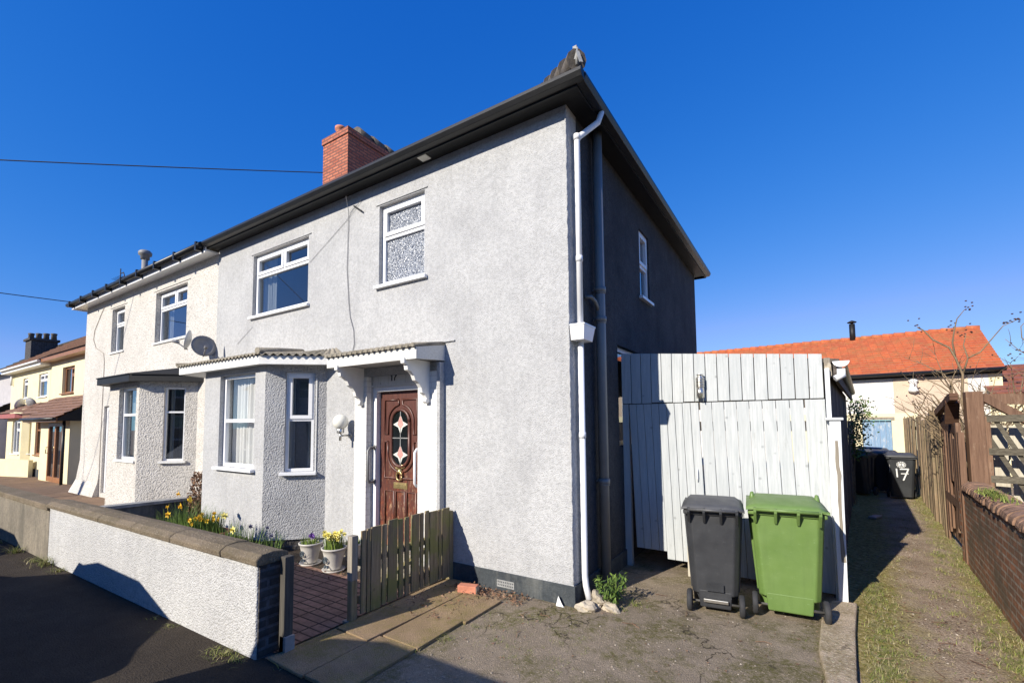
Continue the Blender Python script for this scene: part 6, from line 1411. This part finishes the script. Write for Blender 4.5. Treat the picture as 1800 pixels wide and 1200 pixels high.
stuff_obj('dry_grass', dm, 'dry_grass', 'straw-coloured dead grass mixed into the verge of the alley', 'grass')
# leaf litter and stones
lm = MB()
for i in range(620):
    if random.random() < 0.65: x, y = random.uniform(-1.35, -0.45), random.uniform(-0.25, -0.06)-abs(random.gauss(0, 0.05))
    else: x, y = random.uniform(-1.5, -0.8), random.uniform(-1.1, -0.2)
    if random.random() < 0.12: x, y = random.uniform(-3.8, -2.6), random.uniform(-0.9, -0.45)
    p = Vector((x, y, GZ+0.012+random.uniform(0.012, 0.045))); leaf(lm, p, Vector((random.gauss(0, 1), random.gauss(0, 1), random.gauss(0, 0.5))), Z+rv()*0.7, random.uniform(0.02, 0.045), random.uniform(0.012, 0.025))
for i in range(700):
    x, y = random.uniform(2.35, 3.4), random.uniform(-0.8, 7); leaf(lm, (x, y, GZ+0.012), Vector((random.gauss(0, 1), random.gauss(0, 1), 0.1)), Z+rv()*0.4, random.uniform(0.015, 0.035), 0.014)
for i in range(160):
    x, y = random.uniform(-0.5, 2.2), random.uniform(-1.9, 1.4); leaf(lm, (x, y, GZ+0.016), Vector((random.gauss(0, 1), random.gauss(0, 1), 0.1)), Z+rv()*0.4, random.uniform(0.015, 0.04), 0.012)
for i in range(40):
    x, y = random.uniform(-0.6, 3.2), random.uniform(-1.6, 2.5); a = random.uniform(0, 6.28); lm.tube([(x, y, GZ+0.016), (x+0.05*math.cos(a), y+0.05*math.sin(a), GZ+0.022), (x+0.12*math.cos(a+.3), y+0.12*math.sin(a+.3), GZ+0.016)], 0.0025, 4)
stuff_obj('leaf_litter', lm, 'dead_leaf', 'curled brown dead leaves drifted against the wall base and over the alley', 'leaves')
sm = MB()
for i in range(600):
    if i % 3: x, y = random.uniform(-0.6, 1.95), random.uniform(-1.9, 1.2)
    else: x, y = random.uniform(2.35, 3.4), random.uniform(-1, 6)
    s_ = random.uniform(0.003, 0.009); sm.hexa([(x+s_*a*random.uniform(.6, 1.2), y+s_*b*random.uniform(.6, 1.2), GZ+0.006+s_*c_) for (a, b, c_) in ((-1, -1, 0), (1, -1, 0), (1, 1, 0), (-1, 1, 0), (-.6, -.6, 1), (.6, -.6, 1), (.6, .6, 1), (-.6, .6, 1))])
stuff_obj('gravel', sm, 'grit', 'loose grit and small stones over the drive and alley', 'gravel')

# ================================================================== overhead wires
def sagwire(name, a, b, sag, label):
    a, b = Vector(a), Vector(b); pts = []
    for i in range(33): t_ = i/32; p = a.lerp(b, t_); p.z -= sag*4*t_*(1-t_); pts.append(p)
    tag(MB().tube(pts, 0.012, 5, False).build(name, 'cable'), label, 'wire')
sagwire('telephone_wire', (-7.72, 3.4, 8.36), (-17.0, -10.4, 5.797), 0.10, 'upper overhead wire running left from the chimney')
sagwire('telephone_wire', (-15.20, -0.10, 5.26), (-17.0, -10.4, 5.488), 0.10, 'lower overhead wire running left from the cream house eaves')
tp = thing('telegraph_pole', (-17.0, -10.5, GZ-0.11), 'tarred wooden telegraph pole across the road where the two wires meet', 'pole')
MB().tube([(-17.0, -10.5, GZ-0.11), (-17.0, -10.5, 6.097)], [0.14, 0.10], 12).build('pole', 'old_post', tp)
for z in (5.797, 5.488): MB().tube([(-17.0, -10.5, z), (-17.0, -10.36, z)], 0.03, 8).build('insulator', 'upvc', tp)

# ================================================================== houses across the road (seen only as reflections in the ground-floor glass)
def opposite_house(x0, wmat, label):
    r = thing('semi_detached_house', (x0+4, -22, GZ-0.1), label, 'house'); fo = F((x0+8.5, -21.0, 0), (-1, 0, 0), (0, 1, 0))
    ops = [(1.0, 2.8, 0.9, 2.3), (1.0, 2.8, 3.4, 4.6), (4.0, 4.9, GZ, 2.1), (5.6, 7.6, 0.9, 2.3), (5.6, 7.6, 3.4, 4.6)]
    m = MB(); wallf(m, fo, 8.5, GZ-0.2, 5.2, ops); m.box(x0, x0+0.25, -28, -21.25, GZ-0.2, 5.2); m.box(x0+8.25, x0+8.5, -28, -21.25, GZ-0.2, 5.2); m.box(x0+0.25, x0+8.25, -28, -27.75, GZ-0.2, 5.2); m.build('wall', wmat, r)
    for o in ops:
        if o[2] > 0: window(r, fo, *o, HALF)
    m = MB(); m.fb(fo, 4.0, 4.9, GZ, 2.1, -0.14, -0.08); m.fb(fo, 4.15, 4.75, 1.2, 1.9, -0.08, -0.07); m.build('front_door', 'door_wood', r)
    m = MB(); tiled_slope(m, (x0-0.3, -20.6, 5.15), (x0+8.8, -20.6, 5.15), (x0+8.8, -24.5, 7.9), (x0-0.3, -24.5, 7.9), 12, 0.04); m.face([(x0-0.3, -24.5, 7.9), (x0+8.8, -24.5, 7.9), (x0+8.8, -28.4, 5.15), (x0-0.3, -28.4, 5.15)]); m.face([(x0-0.3, -20.6, 5.15), (x0-0.3, -28.4, 5.15), (x0-0.3, -24.5, 7.9)]); m.face([(x0+8.8, -20.6, 5.15), (x0+8.8, -28.4, 5.15), (x0+8.8, -24.5, 7.9)]); m.build('roof', 'tile_dark', r)
    m = MB(); m.box(x0+3.8, x0+4.7, -25.2, -23.8, 7.0, 8.9); m.build('chimney', 'chimney_brick', r)
for i, (x0, wm, lb) in enumerate(((-44, 'grey_far', 'grey rendered house across the road, furthest down the street'), (-34.5, 'cream_dash', 'cream dashed house across the road, second from the far end'), (-25, 'wall_brick_orange', 'orange brick house across the road, facing the cream semi'), (-15.5, 'grey_far', 'grey rendered house across the road, facing the white garden wall'), (-6, 'wall_brick', 'dark brick house directly across the road from the grey house'), (3.5, 'cream_dash', 'cream dashed house across the road, facing the alley'))):
    opposite_house(x0, wm, lb)

# ================================================================== vehicles parked behind the viewpoint (they cast the shadows on the pavement)
def vehicle(name, x0, x1, y0, y1, prof, belt, paint, label, cat):
    """prof: side outline (t along length, z); windows between belt and roof"""
    r = thing(name, ((x0+x1)/2, (y0+y1)/2, GZ-0.11), label, cat); L = x1-x0; yc_ = (y0+y1)/2; g = GZ-0.11
    P = [(x0+t_*L, z) for t_, z in prof]; m = MB(); n_ = len(P)
    secs = [(y0, 0.10), (y0+0.12, 0.0), (y1-0.12, 0.0), (y1, 0.10)]; k = 0
    for (yy_, ins) in secs:
        for (x, z) in P:
            zz = z; tum = 0.0
            cx_ = (x0+x1)/2; xx_ = cx_+(x-cx_)*(1-ins*0.3); tz = max(0, z-belt)*0.25
            sy_ = yy_+(tz if yy_ < yc_ else -tz); m.v.append(Vector((xx_, sy_, g+(zz if z > belt else zz*(1)))))
    for s_ in range(3):
        for i in range(n_): j = (i+1) % n_; m.f.append((s_*n_+i, s_*n_+j, (s_+1)*n_+j, (s_+1)*n_+i)); m.sm.append(False)
    m.f.append(tuple(range(n_))); m.f.append(tuple(reversed(range(3*n_, 4*n_)))); m.sm += [False, False]
    m.build('body', paint, r, 0.04, 3)
    for s_, yy_ in ((-1, y0), (1, y1)):
        for (t0, t1, t2, t3) in (((0.20, 0.30, 0.50, 0.50) if cat == 'car' else (0.62, 0.62, 0.80, 0.74)), ((0.52, 0.52, 0.76, 0.70) if cat == 'car' else (0.30, 0.30, 0.58, 0.58))):
            zt_ = max(z for _, z in prof)-0.14; o = s_*0.012; f0 = (zt_-belt)*0.25
            yb_ = yy_; yt_ = yy_-s_*f0
            MB().hexa([(x0+t0*L, yb_+o, g+belt+0.02), (x0+t2*L, yb_+o, g+belt+0.02), (x0+t2*L, yb_-s_*0.01, g+belt+0.02), (x0+t0*L, yb_-s_*0.01, g+belt+0.02), (x0+t1*L, yt_+o, g+zt_), (x0+t3*L, yt_+o, g+zt_), (x0+t3*L, yt_-s_*0.01, g+zt_), (x0+t1*L, yt_-s_*0.01, g+zt_)]).build('side_window', 'car_glass', r)
        for t_ in (0.18, 0.80):
            w_ = MB().lathe([(0.16, -0.09), (0.30, -0.10), (0.32, -0.07), (0.32, 0.07), (0.30, 0.10), (0.16, 0.09)], (x0+t_*L, yy_-s_*0.08, g+0.32), 28, axis=(0, 1, 0)).build('wheel', 'rubber', r)
            MB().lathe([(0.04, -0.10), (0.20, -0.095), (0.20, 0.095), (0.04, 0.10)], (x0+t_*L, yy_-s_*0.08, g+0.32), 16, axis=(0, 1, 0)).build('hub_cap', 'steel', w_)
    for yy_ in (y0+0.22, y1-0.22):
        MB().blob((x0+0.02, yy_, g+0.72), 0.06, 0.13, 0.08, 1, 0.0, 2).build('headlight', 'lens_clear', r); MB().blob((x1-0.02, yy_, g+0.78), 0.05, 0.10, 0.12, 1, 0.0, 2).build('tail_light', 'lens_red', r)
    return r
carp = [(0.0, 0.30), (0.0, 0.68), (0.04, 0.80), (0.20, 0.97), (0.32, 1.42), (0.42, 1.54), (0.66, 1.53), (0.82, 1.26), (0.93, 1.02), (1.0, 0.92), (1.0, 0.32)]
vehicle('parked_car', -7.4, -2.72, -6.0, -4.24, carp, 0.92, 'car_paint', 'dark blue hatchback parked at the kerb opposite the white garden wall', 'car')
carp2 = [(0.0, 0.30), (0.0, 0.70), (0.03, 0.82), (0.24, 0.98), (0.36, 1.40), (0.46, 1.50), (0.80, 1.50), (0.95, 1.20), (0.99, 0.95), (1.0, 0.32)]
vehicle('parked_car', -12.6, -7.85, -6.1, -4.42, carp2, 0.94, 'van_paint', 'pale estate car parked at the kerb further down the street', 'car')
vanp = [(0.0, 0.30), (0.0, 1.10), (0.01, 1.60), (0.04, 1.96), (0.12, 2.09), (0.74, 2.10), (0.84, 1.85), (0.88, 1.18), (0.99, 1.0), (1.0, 0.32)]
vehicle('parked_van', -2.55, 2.55, -6.65, -4.74, vanp, 1.10, 'van_paint', 'pale panel van parked at the kerb right behind the camera', 'van')
